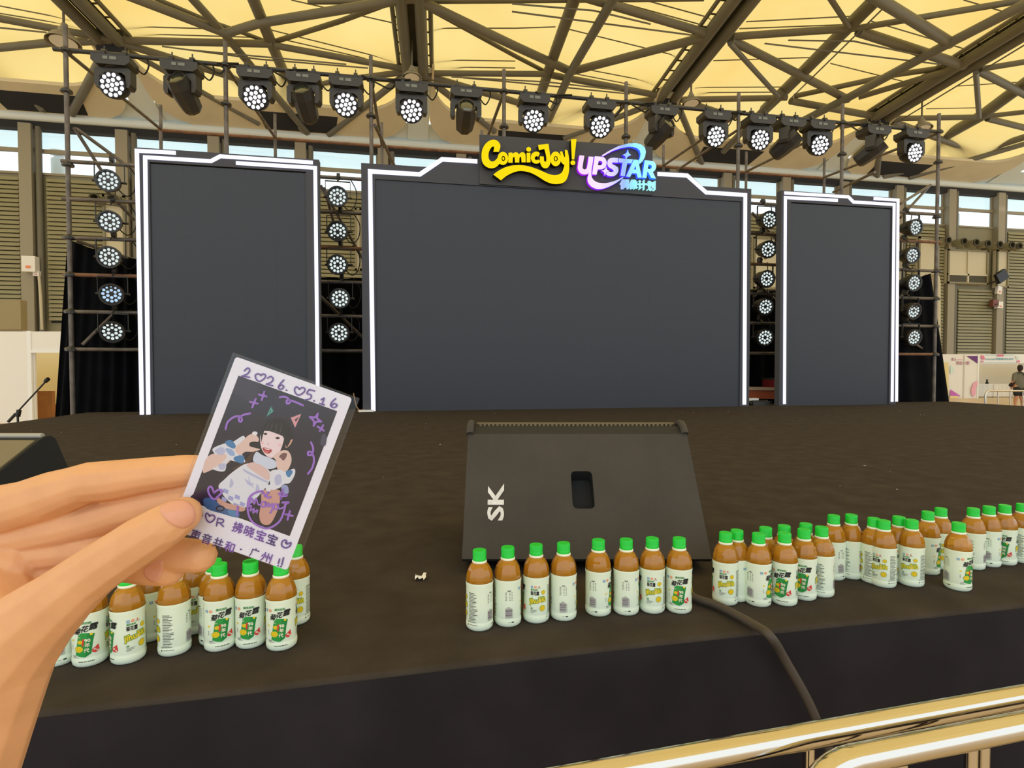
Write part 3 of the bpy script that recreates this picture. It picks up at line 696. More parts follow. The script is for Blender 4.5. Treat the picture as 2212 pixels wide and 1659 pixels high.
ULET = [
 [[(130, 440), (255, 452), (210, 740), (225, 790), (265, 808), (310, 785), (330, 730), (370, 470), (495, 480), (445, 790), (400, 880), (320, 930), (230, 935), (150, 900), (95, 820), (85, 730)]],
 [([(525, 465), (720, 480), (800, 530), (835, 620), (825, 690), (790, 760), (720, 800), (600, 808), (575, 942), (455, 935)], [[(628, 585), (690, 590), (722, 625), (715, 670), (680, 698), (605, 700)]])],
 [[(1140, 512), (1125, 635), (1010, 625), (970, 640), (985, 670), (1060, 710), (1125, 760), (1140, 830), (1110, 910), (1040, 970), (950, 985), (870, 970), (815, 930), (840, 880), (880, 862), (960, 875), (1010, 860), (1010, 830), (960, 790), (890, 750), (855, 680), (860, 590), (900, 530), (990, 505)]],
 [[(1155, 515), (1515, 548), (1475, 652), (1365, 645), (1305, 985), (1190, 970), (1245, 632), (1145, 625)]],
 [([(1535, 550), (1650, 560), (1745, 1020), (1640, 1020), (1610, 910), (1490, 905), (1440, 1005), (1335, 990)], [[(1580, 710), (1600, 810), (1540, 805)]])],
 [([(1820, 565), (2020, 590), (2095, 650), (2118, 740), (2085, 830), (2030, 870), (2112, 1045), (1985, 1030), (1910, 885), (1885, 880), (1865, 1030), (1755, 1020)], [[(1920, 685), (1975, 690), (2005, 725), (1990, 775), (1950, 795), (1900, 790)]])]]
for shp in ULET: letter(s2, shp, gm, M['sign_halo'], .022, sgu)
letter(s2, [[(708, 440), (900, 320), (1150, 195), (1400, 130), (1600, 120), (1740, 160), (1830, 240), (1855, 350), (1830, 480), (1770, 590), (1690, 665), (1660, 590), (1700, 500), (1715, 400), (1690, 310), (1620, 250), (1520, 220), (1400, 215), (1200, 255), (1000, 320), (850, 400), (735, 470)]], gm, M['sign_halo'], .018, sgu, 'swoosh')
letter(s2, [[(445, 800), (440, 950), (470, 1040), (540, 1110), (640, 1150), (800, 1160), (950, 1130), (1100, 1080), (1255, 995), (1275, 1015), (1150, 1110), (1000, 1200), (850, 1270), (700, 1310), (560, 1305), (430, 1240), (355, 1140), (340, 1030), (370, 920), (420, 840)]], gm, M['sign_halo'], .018, sgu, 'swoosh')
letter(s2, [[(1385, 280), (1395, 350), (1420, 400), (1468, 435), (1400, 465), (1365, 500), (1325, 580), (1320, 500), (1300, 465), (1245, 430), (1320, 395), (1355, 360)]], gm, M['sign_halo'], .026, sgu, 'star')
letter(s2, [[(820, 720), (835, 790), (860, 825), (910, 850), (845, 870), (815, 900), (780, 975), (770, 900), (750, 870), (695, 840), (760, 820), (795, 790)]], gm, M['sign_halo'], .026, sgu, 'star')
for ch, (xa, ya, xb, yb) in zip('偶像计划', ((1190, 1050, 1430, 1305), (1435, 1060, 1650, 1310), (1655, 1072, 1880, 1332), (1885, 1095, 2105, 1350))):
    vs2, fs2 = text_fit(ch, 0, 0, 1, 1, .022)
    s = MB()
    for d in (-.022, .0, .02): s.add([sgp(*sgu(xa+v[0]*(xb-xa), yb-v[1]*(yb-ya)), d) for v in vs2], fs2)
    s.build('letter', gm, s2, fixn=False)

# ---- scaffold behind the screens
YC, YC2 = 8.85, 11.8
sc = thing('scaffold', 'grey tube scaffold standing behind the three screens with the lamp rail on top', 'scaffold', (2.5, YC, 0))
SX = [-4.53+2.03*i for i in range(8)]
def pipe(name, a, b2, r=.027, m=None): return MB().path([a, b2], r, 10).build(name, m or M['pipe'], sc, smooth=True)
for i, x in enumerate(SX):
    pipe('standard', (x, YC, 0), (x, YC, 6.28), .03); pipe('standard', (x+.05, YC2, 0), (x+.05, YC2, 6.55), .03)
    pipe('transom', (x, YC, 5.93), (x+.05, YC2, 6.1)); 
    for z in (5.95, 5.4, 4.4):
        MB().lathe([(.03, -.03), (.075, -.025), (.075, .0), (.035, .04)], 10, mx=Matrix.Translation((x, YC, z))).build('coupler', M['blackmetal'], sc)
    if i < 7:
        pipe('ledger', (x-.15 if i == 0 else x, YC, 5.95), (SX[i+1], YC, 5.95), .03, M['blackmetal']); pipe('ledger', (x, YC2, 6.08), (SX[i+1], YC2, 6.08), .027, M['rust'])
LZ = [4.44, 3.93, 3.40, 2.89, 2.38, 1.86]
for i in (0, 1, 5, 6):
    for k, z in enumerate(LZ): pipe('ledger', (SX[i]-.08, YC, z), (SX[i+1]+.08, YC, z), .027, M['rust'] if (i+k) % 4 == 3 else M['pipe'])
for i in (0, 6):
    for z in LZ[2:]: MB().lathe([(.03, -.03), (.075, -.025), (.075, .0), (.035, .04)], 10, mx=Matrix.Translation((SX[i+(1 if i == 6 else 0)], YC, z))).build('coupler', M['blackmetal'], sc)
for a, b2 in (((160, 275), (236, 395)), ((165, 278), (288, 368)), ((228, 410), (290, 475)), ((178, 745), (292, 632)), ((165, 520), (290, 562)), ((692, 400), (784, 560)), ((692, 640), (784, 730)), ((700, 405), (726, 500)),
              ((1625, 460), (1688, 530)), ((1628, 640), (1686, 590)), ((1640, 615), (1688, 660)), ((1945, 640), (2000, 595)), ((1945, 440), (2010, 400)), ((1945, 470), (2005, 405)), ((1965, 735), (2005, 762))):
    pipe('brace', on_y(*a, YC+.12), on_y(*b2, YC+.5), .024)
pipe('brace', (SX[2]+.05, YC+.1, 5.3), (SX[2]+.35, YC2, 5.6)); 
for i, a in enumerate(((445, 262, 610, 303), (812, 320, 815, 210), (1092, 222, 1050, 287), (1345, 240, 1310, 302), (1640, 250, 1462, 368), (1890, 372, 1800, 415), (1640, 440, 1560, 404), (1880, 340, 1700, 440))):
    if i in (4, 5): pipe('brace', on_y(a[0], a[1], YC+.1), on_y(a[2], a[3], YC2-1), .025)

# ---- black drapes
def drape(lab, pts, y, folds=9, amp=.05, thick=.01):
    """pts: left edge top/bottom and right edge top/bottom as (x, z)."""
    (xl1, zl1), (xl0, zl0), (xr1, zr1), (xr0, zr0) = pts; s = MB(); n, m = 70, 14; vs2 = []
    for i in range(n+1):
        u = i/n
        for j in range(m+1):
            v = j/m; xt = xl1+(xr1-xl1)*u; xb = xl0+(xr0-xl0)*u; zt = zl1+(zr1-zl1)*u - .05*sin(pi*u); zb = zl0+(zr0-zl0)*u
            vs2.append((xt+(xb-xt)*v, y+amp*sin(u*folds*2*pi+v*.8)*(.3+.7*v)+.02*sin(u*37), zt+(zb-zt)*v))
    s.add(vs2, [(i*(m+1)+j, (i+1)*(m+1)+j, (i+1)*(m+1)+j+1, i*(m+1)+j+1) for i in range(n) for j in range(m)])
    o = s.build('drape', M['drape'], smooth='all'); tag(o, lab, 'drape'); return o
def yz(px, py, y): p = on_y(px, py, y); return (p.x, p.z)
a, b2 = yz(146, 516, 9.15), yz(130, 905, 9.15)
drape('black cloth drape hung on the scaffold left of the left screen', [a, (b2[0]-.15, 0.02), yz(305, 560, 9.15), (yz(305, 560, 9.15)[0], .02)], 9.15, 7)
drape('black backdrop cloth behind the gap between left and main screens', [(-2.3, 3.1), (-2.3, .02), (.2, 3.1), (.2, .02)], 9.5, 8)
drape('black backdrop cloth behind the gap between main and right screens', [(5.2, 3.1), (5.2, .02), (8.0, 3.1), (8.0, .02)], 9.5, 8)
a = yz(2009, 590, 9.2); b2 = yz(2046, 862, 9.2)
drape('black cloth drape flaring down right of the right screen', [(8.6, 3.05), (8.6, .02), a, (b2[0]+.25, .02)], 9.2, 5)

# ---- PAR cans
def par_proto():
    t = thing('par_lamp', 'x', 'stage lamp', (0, 0, 0))
    mx = Matrix.Rotation(pi/2, 4, 'X')          # local +z of the lathe -> -y (towards the hall)
    MB().lathe([(0, -.16), (.075, -.16), (.085, -.13), (.1, -.1), (.118, -.02), (.122, .06)], 20, mx=mx, caps=False).build('housing', M['black'], t, smooth=True)
    MB().lathe([(.118, .045), (.13, .05), (.13, .085), (.112, .085), (.108, .06), (0, .06)], 24, mx=mx, caps=False).build('bezel', M['blackmetal'], t, smooth=True)
    l = MB()
    for n, rad, off in ((6, .043, pi/2), (12, .086, 0)):
        for i in range(n):
            a = 2*pi*i/n+off; l.lathe([(.0175, 0), (.0155, .006), (.007, .0085), (0, .009)], 10, mx=mx @ Matrix.Translation((rad*cos(a), rad*sin(a), .061)), caps=False)
    l.build('lenses', M['par_on'], t, smooth=True)
    y = MB(); y.box((0, 0, .205), (.31, .03, .008))
    for s in (-1, 1): y.box((s*.152, 0, .1), (.006, .03, .21)); y.path([(s*.12, 0, 0), (s*.175, 0, 0)], .014, 8)
    y.build('bracket', M['blackmetal'], t)
    k = MB(); k.path([(0, 0, .21), (0, .06, .26)], .012, 6); k.lathe([(.028, -.02), (.045, -.02), (.045, .02), (.028, .02)], 12, mx=Matrix.Translation((0, .1, .30)) @ Matrix.Rotation(pi/2, 4, 'Y'))
    k.build('clamp', M['blackmetal'], t)
    MB().path(catmull([(.03, .15, -.02), (.12, .2, -.1), (.2, .22, -.02), (.22, .2, .15), (.15, .12, .28)], 5), .007, 6).build('power_cord', M['black'], t)
    return t
par0 = par_proto(); first = [True]
ORD = ['top', 'second from the top', 'middle', 'fourth from the top', 'bottom']
PARS = [('left of the left screen', [(237, 393), (240, 480), (240, 556), (244, 635), (245, 715)]), ('between left and main screens', [(730, 427), (732, 501), (732, 572), (736, 645), (734, 718)]),
        ('between main and right screens', [(1656, 476), (1654, 539), (1650, 603), (1648, 662), (1648, 728)]), ('right of the right screen', [(1969, 492), (1963, 552), (1967, 611), (1966, 671), (1967, 728)])]
for place, ps in PARS:
    for k, (px, py) in enumerate(ps):
        t = par0 if first[0] else copy_tree(par0); first[0] = False
        t.location = on_y(px, py, YC-.12); t.scale = (1.15, 1.15, 1.15); t.rotation_euler = (0, 0, R(random.uniform(-6, 6)) + (R(12) if px < 300 else R(-4) if px < 800 else 0))
        tag(t, 'round LED par lamp, %s in the column %s' % (ORD[k], place), 'stage lamp', 'par lamps in columns beside the screens')
        for ch in t.children:
            if ch.name.startswith(('housing', 'bezel', 'lenses')): ch.rotation_euler = (R(random.uniform(4, 14)), 0, 0)
            if place.startswith('left of') and k == 3 and ch.name.startswith('lenses'):
                ch.data = ch.data.copy(); ch.data.materials[0] = M['par_blue']; ch['label'] = 'pale blue lit lenses'

# ---- moving heads on the rail
lens_me = MB().lathe([(.0225, 0), (.0195, .007), (.008, .01), (0, .0105)], 12, caps=False).mesh('lens', M['lens_on'], True)
def base_part(t):
    b = MB()
    pr = [(-.2, -.06), (.2, -.06), (.2, -.13), (.15, -.17), (-.15, -.17), (-.2, -.13)]
    b.prism(pr, lambda x, z, d: Vector((x, d, z)), -.12, .12); b.build('base', M['yoke'], t)
    d = MB(); d.box((-.05, -.122, -.1), (.05, .006, .035)); d.box((.03, -.122, -.1), (.07, .006, .035)); d.build('display', M['ink_grey'], t)
    for s in (-.11, .11):
        c = MB(); c.box((s, 0, -.04), (.05, .03, .05)); c.lathe([(.03, -.022), (.048, -.022), (.048, .022), (.03, .022)], 12, mx=Matrix.Translation((s, 0, .0)) @ Matrix.Rotation(pi/2, 4, 'Y')); c.path([(s, 0, .04), (s, 0, .09)], .008, 6)
        c.build('clamp', M['blackmetal'], t)
    MB().path(catmull([(.19, .05, -.1), (.27, .08, -.16), (.33, .06, -.05), (.3, .02, .03)], 5), .009, 6).build('power_cord', M['black'], t)
def yoke_part(t, w_, drop):
    y = MB(); hw = w_/2
    pts = [(-hw, -.2), (-hw+.03, -.175), (hw-.03, -.175), (hw, -.2), (hw, -drop), (hw-.02, -drop-.04), (hw-.055, -drop-.04), (hw-.055, -.27), (hw-.1, -.235), (-hw+.1, -.235), (-hw+.055, -.27), (-hw+.055, -drop-.04), (-hw+.02, -drop-.04), (-hw, -drop)]
    y.prism(pts, lambda x, z, d: Vector((x, d, z)), -.06, .06); y.lathe([(.09, -.18), (.11, -.165), (.11, -.17)], 14)
    return y.build('yoke', M['yoke'], t)
def wash_proto():
    t = thing('moving_head_lamp', 'x', 'stage lamp'); base_part(t); yoke_part(t, .395, .36)
    mx = Matrix.Rotation(pi/2, 4, 'X')
    h = MB().lathe([(0, -.14), (.07, -.14), (.11, -.11), (.138, -.04), (.147, .03), (.146, .075), (.136, .08), (.132, .068), (0, .068)], 26, mx=mx, caps=False).build('head', M['black'], t, smooth=True, loc=(0, 0, -.36))
    for n, rad in ((1, 0), (6, .054), (12, .108)):
        for i in range(n):
            a = 2*pi*i/n+.2; link_mesh('lens', lens_me, h, mx @ Vector((rad*cos(a), rad*sin(a), .068)), (pi/2, 0, 0))
    return t
def beam_proto():
    t = thing('moving_head_lamp', 'x', 'stage lamp'); base_part(t); yoke_part(t, .395, .36)
    mx = Matrix.Rotation(pi/2, 4, 'X')
    h = MB(); h.lathe([(0, -.26), (.085, -.26), (.115, -.22), (.132, -.08), (.132, .05), (.12, .12), (.115, .16), (.096, .16), (.094, .13), (0, .13)], 8, mx=mx @ Matrix.Rotation(pi/8, 4, 'Z'), caps=False)
    h = h.build('head', M['yoke'], t, loc=(0, 0, -.35))
    MB().lathe([(.096, .132), (.07, .152), (.035, .16), (0, .162)], 18, mx=mx, caps=False).build('lens', M['lens_dark'], h, smooth=True, world=False)
    return t
wash0, beam0 = wash_proto(), beam_proto(); used = set()
HEADS = [(250, 'w'), (395, 'b'), (555, 'w'), (658, 'b'), (749, 'w'), (889, 'w'), (1006, 'b'), (1152, 'w'), (1294, 'w'), (1429, 'b'), (1542, 'w'), (1638, 'w'), (1704, 'b'), (1767, 'w'), (1888, 'b'), (1970, 'w')]
NUM = ['first', 'second', 'third', 'fourth', 'fifth', 'sixth', 'seventh', 'eighth', 'ninth', 'tenth', 'eleventh', 'twelfth', 'thirteenth', 'fourteenth', 'fifteenth', 'sixteenth']
PANB = {395: (-14, -34), 658: (-10, -36), 1006: (0, -22), 1429: (24, -30), 1704: (34, -32), 1888: (34, -30)}
for i, (px, kd) in enumerate(HEADS):
    pr = wash0 if kd == 'w' else beam0
    t = pr if kd not in used else copy_tree(pr); used.add(kd)
    X = on_y(px, 200, YC).x; t.location = (X, YC, 5.95); t.scale = (1.2, 1.2, 1.2)
    if kd == 'w':
        tag(t, 'moving head wash lamp with lit white LEDs, %s head from the left on the rail' % NUM[i], 'stage lamp', 'moving head lamps on the rail'); pan = R(random.uniform(-8, 4)); tilt = R(random.uniform(14, 22))
    else:
        tag(t, 'dark unlit moving head beam lamp, %s head from the left on the rail' % NUM[i], 'stage lamp', 'moving head lamps on the rail'); a, b2 = PANB[px]; pan, tilt = R(a), R(b2)
    for ch in t.children:
        if ch.name.startswith('yoke'): ch.rotation_euler = (0, 0, pan)
        if ch.name.startswith('head'): ch.rotation_euler = (Matrix.Rotation(pan, 3, 'Z') @ Matrix.Rotation(tilt, 3, 'X')).to_euler()
# looped cables lashed on the rail
for i, (px, w_) in enumerate(((470, .5), (620, .5), (835, .6), (1195, .5), (1385, .5), (1580, .4), (1850, .5))):
    x = on_y(px, 200, YC).x; pts = catmull([(x-w_*.6, YC-.04, 5.97), (x-w_*.2, YC-.05, 5.86), (x+.05, YC-.05, 5.8), (x+w_*.2, YC-.05, 5.88), (x+.02, YC-.06, 5.93), (x+w_*.6, YC-.04, 5.97)], 6)
    o = MB().path(pts, .012, 6).build('cable_loop', M['black']); tag(o, 'loop of black cable lashed to the rail, %s loop from the left' % NUM[i], 'cable', 'cable loops on the rail')

# ---- clutter behind the right gap
def pt(px, py, y): return on_y(px, py, y)
p = pt(1652, 850, 9.1); t = thing('flight_case', 'orange case lying behind the gap right of the main screen', 'case', (p.x, 9.1, ZS))
MB().box((p.x, 9.15, ZS+.13), (1.2, .5, .14), rot=Matrix.Rotation(.03, 3, 'Y')).build('body', mat('orange_paint', (206, 104, 66), .5), t); MB().box((p.x, 9.12, ZS+.235), (1.2, .5, .05), rot=Matrix.Rotation(.02, 3, 'Y')).build('lid', mat('orange_lid', (214, 184, 156), .5), t)
MB().box((p.x-.4, 9.15, ZS/2+.03), (.06, .4, ZS+.06)).build('leg', M['dark'], t); MB().box((p.x+.4, 9.15, ZS/2+.03), (.06, .4, ZS+.06)).build('leg', M['dark'], t)
p = pt(1672, 838, 9.2); t = thing('flight_case', 'dark red case stacked on the orange case behind the gap', 'case', (p.x+.15, 9.2, ZS+.27))
MB().box((p.x+.15, 9.2, ZS+.33), (.5, .4, .13)).build('body', mat('red_paint', (120, 30, 40), .5), t); MB().box((p.x+.15, 9.2, ZS+.41), (.52, .42, .025)).build('lid', M['blackmetal'], t)
p = on_z(1641, 868, ZS+.06); o = MB().box((0, 0, 0), (.17, .1, .04)).build('tape_roll', M['white'], loc=(p.x, 8.35, ZS+.09)); tag(o, 'small white box on the black cable pile right of the main screen', 'box')
p = pt(1636, 875, 8.3); t = thing('cable_pile', 'pile of black cables in the gap right of the main screen', 'cable', (p.x, 8.3, ZS))
s = MB()
for k in range(5): s.path(catmull([(p.x+random.uniform(-.2, .3), 8.3+random.uniform(-.1, .15), ZS+.015+.012*k) for _ in range(7)], 4), .014, 6)
s.build('coil', M['black'], t); MB().box((p.x, 8.25, ZS+.03), (.3, .12, .06)).build('power_strip', M['blackmetal'], t)
p = pt(795, 888, 8.0); s = MB(); s.box((p.x-.02, 7.96, ZS+.012), (.2, .1, .022)); o = s.build('foot_plate', M['white']); tag(o, 'small white plate on the carpet at the left foot of the main frame', 'plate')
o = MB().path(catmull([(p.x-.2, 8.1, ZS+.25), (p.x-.16, 8.05, ZS+.08), (p.x-.1, 8.0, ZS+.015), (p.x-.03, 8.02, ZS+.03), (p.x-.14, 7.95, ZS+.012)], 6), .008, 6).build('thin_cable', mat('tan_cable', (150, 120, 90), .6)); tag(o, 'thin tan cable curling down left of the main frame foot', 'cable')

# ---- floor monitors
def wedge(name, lab, cu, cv, z0, rz, W_, with_text):
    loc = UV(cu, cv, z0); t = thing(name, lab, 'speaker', loc, rz)
    def put(b, nm, m, **k): return b.build(nm, m, t, world=False, **k)
    h = W_/2
    # side profile (v forward from front bottom edge, z)
    prof = [(0, .045), (.008, .036), (.15, 0), (.50, 0), (.56, .06), (.33, .375), (.305, .392), (.27, .392), (.236, .372)]
    # back panel with handle recess: ring of faces
    A, B = Vector((0, 0, .045)), Vector((0, .236, .372)); dv = B-A; L = dv.length; dn = dv.normalized(); nrm = Vector((0, -dn.z, dn.y))
    def bp(u, s, d): return Vector((u, 0, 0)) + A + dn*s - nrm*d if True else None
    hu0, hu1, hs0, hs1 = -.030, .036, .15, .272
    b = MB()
    rr2 = .014; hole = []
    for (cx2, cs2, a0) in ((hu1-rr2, hs1-rr2, 0), (hu0+rr2, hs1-rr2, 90), (hu0+rr2, hs0+rr2, 180), (hu1-rr2, hs0+rr2, 270)):
        for j in range(4):
            a = R(a0+30*j); hole.append((cx2+rr2*cos(a), cs2+rr2*sin(a)))
    outer = [(h, L), (-h, L), (-h, 0), (h, 0)]
    n = 4; k4 = len(hole)//4
    vs2 = [bp(u, s, 0) for u, s in outer] + [bp(u, s, 0) for u, s in hole]; fs2 = []
    for q in range(4):
        for j in range(k4-1): fs2.append((q, 4+q*k4+j, 4+q*k4+j+1))
        fs2.append((q, 4+q*k4+k4-1, 4+((q+1) % 4)*k4, (q+1) % 4))
    b.add(vs2, fs2)
    put(b, 'back_panel', M['cabinet'])
    b = MB(); nh = len(hole); b.add([bp(u, s, 0) for u, s in hole]+[bp(u, s-.006, .055) for u, s in hole], [(i, (i+1) % nh, nh+(i+1) % nh, nh+i) for i in range(nh)] + [tuple(range(nh, 2*nh))])
    put(b, 'handle_recess', M['cabinet_dark'])
    b = MB(); b.add([(s*h, v, z) for s in (-1, 1) for v, z in prof], [])
    k = len(prof)
    fs2 = [tuple(range(k)), tuple(range(2*k-1, k-1, -1))]
    for i in range(k-1): fs2.append((i, i+1, k+i+1, k+i))
    b.f += fs2; b.m += [0]*len(fs2)
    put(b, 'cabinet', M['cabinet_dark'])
    for s in (-1, 1):
        e = MB(); e.path(catmull([(s*(h-.006), .235, .372), (s*(h-.006), .255, .392), (s*(h-.006), .29, .402), (s*(h-.006), .325, .388)], 4), .012, 8); put(e, 'corner_trim', M['cabinet'], smooth=True)
    g = MB(); nn = 46
    for i in range(nn):
        u = -h+.03+(W_-.06)*(i+.5)/nn; g.box((u, .3, .395), ((W_-.06)/nn*.55, .012, .012))
    g.box((0, .3, .401), (W_-.05, .014, .004)); g.box((0, .3, .39), (W_-.05, .016, .004)); o = put(g, 'grille', M['grille']); o['kind'] = 'stuff'
    if with_text:
        vs3, fs3 = text_fit('SK', 0, 0, .118, .05, .03); tx = MB()
        # reads upwards: text x -> panel up (s), text y -> panel left
        tx.add([bp(-h+.118-v[1], .112+v[0], -.0012) for v in vs3], fs3); put(tx, 'stencil', M['stencil'], fixn=False)
    return t
uc = (1268-1106)/1220
p = on_z(1269, 1236, ZS); dpt = (p-C0).dot(FH)
WZ = 1.60
wedge('floor_monitor', 'worn black wedge monitor speaker stencilled in white, behind the middle row of bottles', (1269-1106)/1220*(WZ-.02), WZ-.02, ZS, -PSI, .705, True)
def side_monitor():
    W_ = .72; loc = UV(-1.965-W_/2, 1.87, ZS)
    t = thing('floor_monitor', 'black wedge monitor speaker at the left edge, its end panel showing above the hand', 'speaker', loc, -PSI)
    prof = [(0, .0), (0, .035), (.47, .285), (.50, .298), (.53, .298), (.555, .282), (.67, .04), (.67, 0)]
    h = W_/2; k = len(prof)
    b = MB(); b.add([(s_*h, v, z) for s_ in (-1, 1) for v, z in prof], [tuple(range(k)), tuple(range(2*k-1, k-1, -1))] + [(i, (i+1) % k, k+(i+1) % k, k+i) for i in range(k)])
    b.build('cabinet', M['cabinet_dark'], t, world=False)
    b = MB(); d = Vector((0, .47, .25)).normalized(); nn = Vector((0, -d.z, d.y)); L = .525
    b.add([(x, d.y*q, .035+d.z*q+.0) for x, q in ((-h+.012, .01), (h-.012, .01), (h-.012, L), (-h+.012, L))] + [(x, d.y*q+nn.y*.006, .035+d.z*q+nn.z*.006) for x, q in ((-h+.012, .01), (h-.012, .01), (h-.012, L), (-h+.012, L))], [(4, 5, 6, 7), (0, 1, 5, 4), (1, 2, 6, 5), (2, 3, 7, 6), (3, 0, 4, 7)])
    b.build('front_grille', mat('lit_grille_face', (128, 118, 92), .55, bump=.5, bscale=500), t, world=False)  # tan base carries the strong overhead light on this flatter face
    MB().path([(-h+.01, .5, .3), (h-.01, .5, .3)], .012, 8).build('ridge_trim', mat('pale_ridge', (170, 168, 158), .5), t, world=False)  # pale strip along the top ridge
    MB().lathe([(0, 0), (.012, 0), (.012, .004), (0, .004)], 12, mx=Matrix.Translation((h, .52, .1)) @ Matrix.Rotation(pi/2, 4, 'Y')).build('socket', M['blackmetal'], t, world=False)
side_monitor()

# ---- bottles
def bottle_proto():
    t = thing('drink_bottle', 'x', 'bottle')
    MB().lathe([(0, .006), (.026, .006), (.0285, .02), (.0285, .095), (.0300, .104), (.0306, .111), (.0298, .120), (.0268, .131), (.0215, .141), (.0155, .1475), (.0135, .150), (.0132, .156), (0, .156)], 11, caps=False).build('tea_shell', M['tea'], t, world=False, smooth=R(29))
    MB().lathe([(0, .0), (.022, .0), (.0265, .0008), (.0296, .004), (.0308, .010), (.0305, .017), (.0296, .019), (.0300, .022), (.0302, .06), (.0300, .095), (.0306, .100), (.0311, .105), (.0309, .1065)], 40, caps=False).build('label_sleeve', M['label'], t, world=False, smooth='all')
    MB().lathe([(.0135, .1465), (.0160, .147), (.0166, .1485), (.0166, .1505), (.0155, .152), (.0135, .152)], 28, caps=False).build('neck_ring', M['ring'], t, world=False, smooth=True)
    c = MB().lathe([(.0148, .152), (.0153, .1525), (.0153, .1575), (.0149, .158), (.0150, .1735), (.0143, .1745), (0, .1745)], 30, caps=False).build('cap', M['cap'], t, world=False, smooth=True)
    k = MB()
    for i in range(30):
        a = 2*pi*i/30; k.path([(.0150*cos(a), .0150*sin(a), .1605), (.0150*cos(a), .0150*sin(a), .1725)], .0002, 4)
    k.build('ridges', M['cap'], c, world=False)
    return t
RB = .0304
INK = ['ink_black', 'ink_grey', 'ink_green', 'ink_green2', 'ink_yellow', 'ink_red', 'ink_orange', 'ink_blue', 'ink_white', 'ink_plum', 'ink_ochre']
IX = {n[4:]: i for i, n in enumerate(INK)}
def label_print(parent):
    """flat print wrapped on the sleeve: x = mm around (0 at the front), y = mm above the base."""
    s = MB()
    def wrap(x, y, lay): a = -pi/2 + x/1000/RB; r = (.0307 if y > 19.5 else .0311) + (.0004 if y > 96 else 0) + lay*.00012; return (r*cos(a), r*sin(a), y/1000)
    def tri(vs, fs, ink, lay):
        tl = [[Vector((vs[i][0], vs[i][1])) for i in f] for f in fs]; out = []
        while tl:
            T = tl.pop(); e = [(T[(i+1) % 3]-T[i]).length for i in range(3)]; mxe = max(e)
            if mxe > 5.0:
                i = e.index(mxe); m = (T[i]+T[(i+1) % 3])/2; tl.append([T[i], m, T[(i+2) % 3]]); tl.append([m, T[(i+1) % 3], T[(i+2) % 3]])
            else: out.append(T)
        for T in out: s.add([wrap(p.x*(1.2 if p.x < 30 else 1), p.y, lay) for p in T], [(0, 1, 2)], IX[ink])
    def poly(pts, ink, lay=1):
        tri(pts, [tuple(t) for t in geometry.tessellate_polygon([[Vector((p[0], p[1], 0)) for p in pts]])], ink, lay)
    def rect(x, y, w_, h_, ink, lay=1): poly([(x, y), (x+w_, y), (x+w_, y+h_), (x, y+h_)], ink, lay)
    def txt(body, x, y, w_, h_, ink, lay=1, off=0.0, shear=0.0, rot=0.0):
        vs, fs = text_fit(body, 0, 0, w_, h_, off, shear)
        vs = [(x+v[0]*cos(rot)-v[1]*sin(rot), y+v[0]*sin(rot)+v[1]*cos(rot)) for v in vs]
        tl = []
        for f in fs:
            for j in range(1, len(f)-1): tl.append((f[0], f[j], f[j+1]))
        tri(vs, tl, ink, lay)
    def circ(x, y, r, ink, lay=1, n=16): poly([(x+r*cos(2*pi*i/n), y+r*sin(2*pi*i/n)) for i in range(n)], ink, lay)
    def flower(x, y, r):
        circ(x, y, r, 'green', 1, 20); circ(x, y, r*.92, 'yellow', 2, 20)
        for i in range(12):
            a = 2*pi*i/12; poly([(x+r*.3*cos(a-.12), y+r*.3*sin(a-.12)), (x+r*.9*cos(a-.03), y+r*.9*sin(a-.03)), (x+r*.9*cos(a+.03), y+r*.9*sin(a+.03)), (x+r*.3*cos(a+.12), y+r*.3*sin(a+.12))], 'ochre', 3)
        circ(x, y, r*.25, 'yellow', 4, 10)
    def logos(x, y, three):
        rect(x, y, 5, 4.5, 'blue'); txt('品', x+.8, y+.8, 3.4, 3, 'white', 2); rect(x-.2, y-1.4, 5.4, .7, 'blue')
        circ(x+10.5, y+2, 2.9, 'orange'); txt('特', x+8.8, y+.4, 3.4, 3.2, 'white', 2)
        if three: txt('吉', x+17, y+.6, 3.4, 4, 'red', 1, .03); rect(x+14.5, y-1.2, 8.5, .9, 'grey')
    # front
    logos(-27, 84, False)
    txt('国风饮料', -8, 86, 17, 5, 'green', 1, .03, .15)
    txt('菊', -17.5, 67, 10.5, 13, 'black', 3, .03, .25); txt('花', -6.5, 71, 10.5, 13, 'black', 3, .03, .25); txt('露', 5, 73.5, 12, 13, 'black', 3, .03, .2)
    poly([(-14, 27), (-9.5, 64), (-5, 70), (4, 69), (13.5, 66), (11, 58), (8, 28), (0, 22), (-8, 24)], 'green2', 1)
    poly([(4, 69), (13.5, 66), (11, 52), (8.5, 28), (0.5, 22), (2.5, 45)], 'green', 2)
    flower(-8.5, 38, 6.6); flower(-6.5, 52, 4.2); poly([(-3, 58), (-.5, 58.5), (-1.5, 44), (-4, 44)], 'red', 4)
    txt('90', 0, 51, 8, 7, 'white', 4, .03, -.1); txt('年', 0, 41, 7, 8.5, 'white', 4, .03); txt('代', -1.5, 31, 7.5, 8.5, 'white', 4, .03)
    txt('菊花', -9.5, 60, 4, 2.6, 'white', 4); circ(9, 66, 2.2, 'yellow', 4, 10); circ(-20, 55, 2, 'yellow', 1, 10)
    circ(14.5, 33, 5.2, 'red', 1, 18); poly([(11, 36), (18, 43), (19.2, 35)], 'red', 2); txt('特', 11.2, 32.5, 4, 4, 'white', 3, .03); txt('清', 15, 29.5, 3.4, 3.6, 'white', 3, .02)
    for a in range(3): rect(-21, 37+a*3.3, 1, 2.4, 'grey')
    txt('净含量:330ml', -20, 20.5, 10, 2.4, 'black'); rect(-20, 24, 7, 1.4, 'grey')
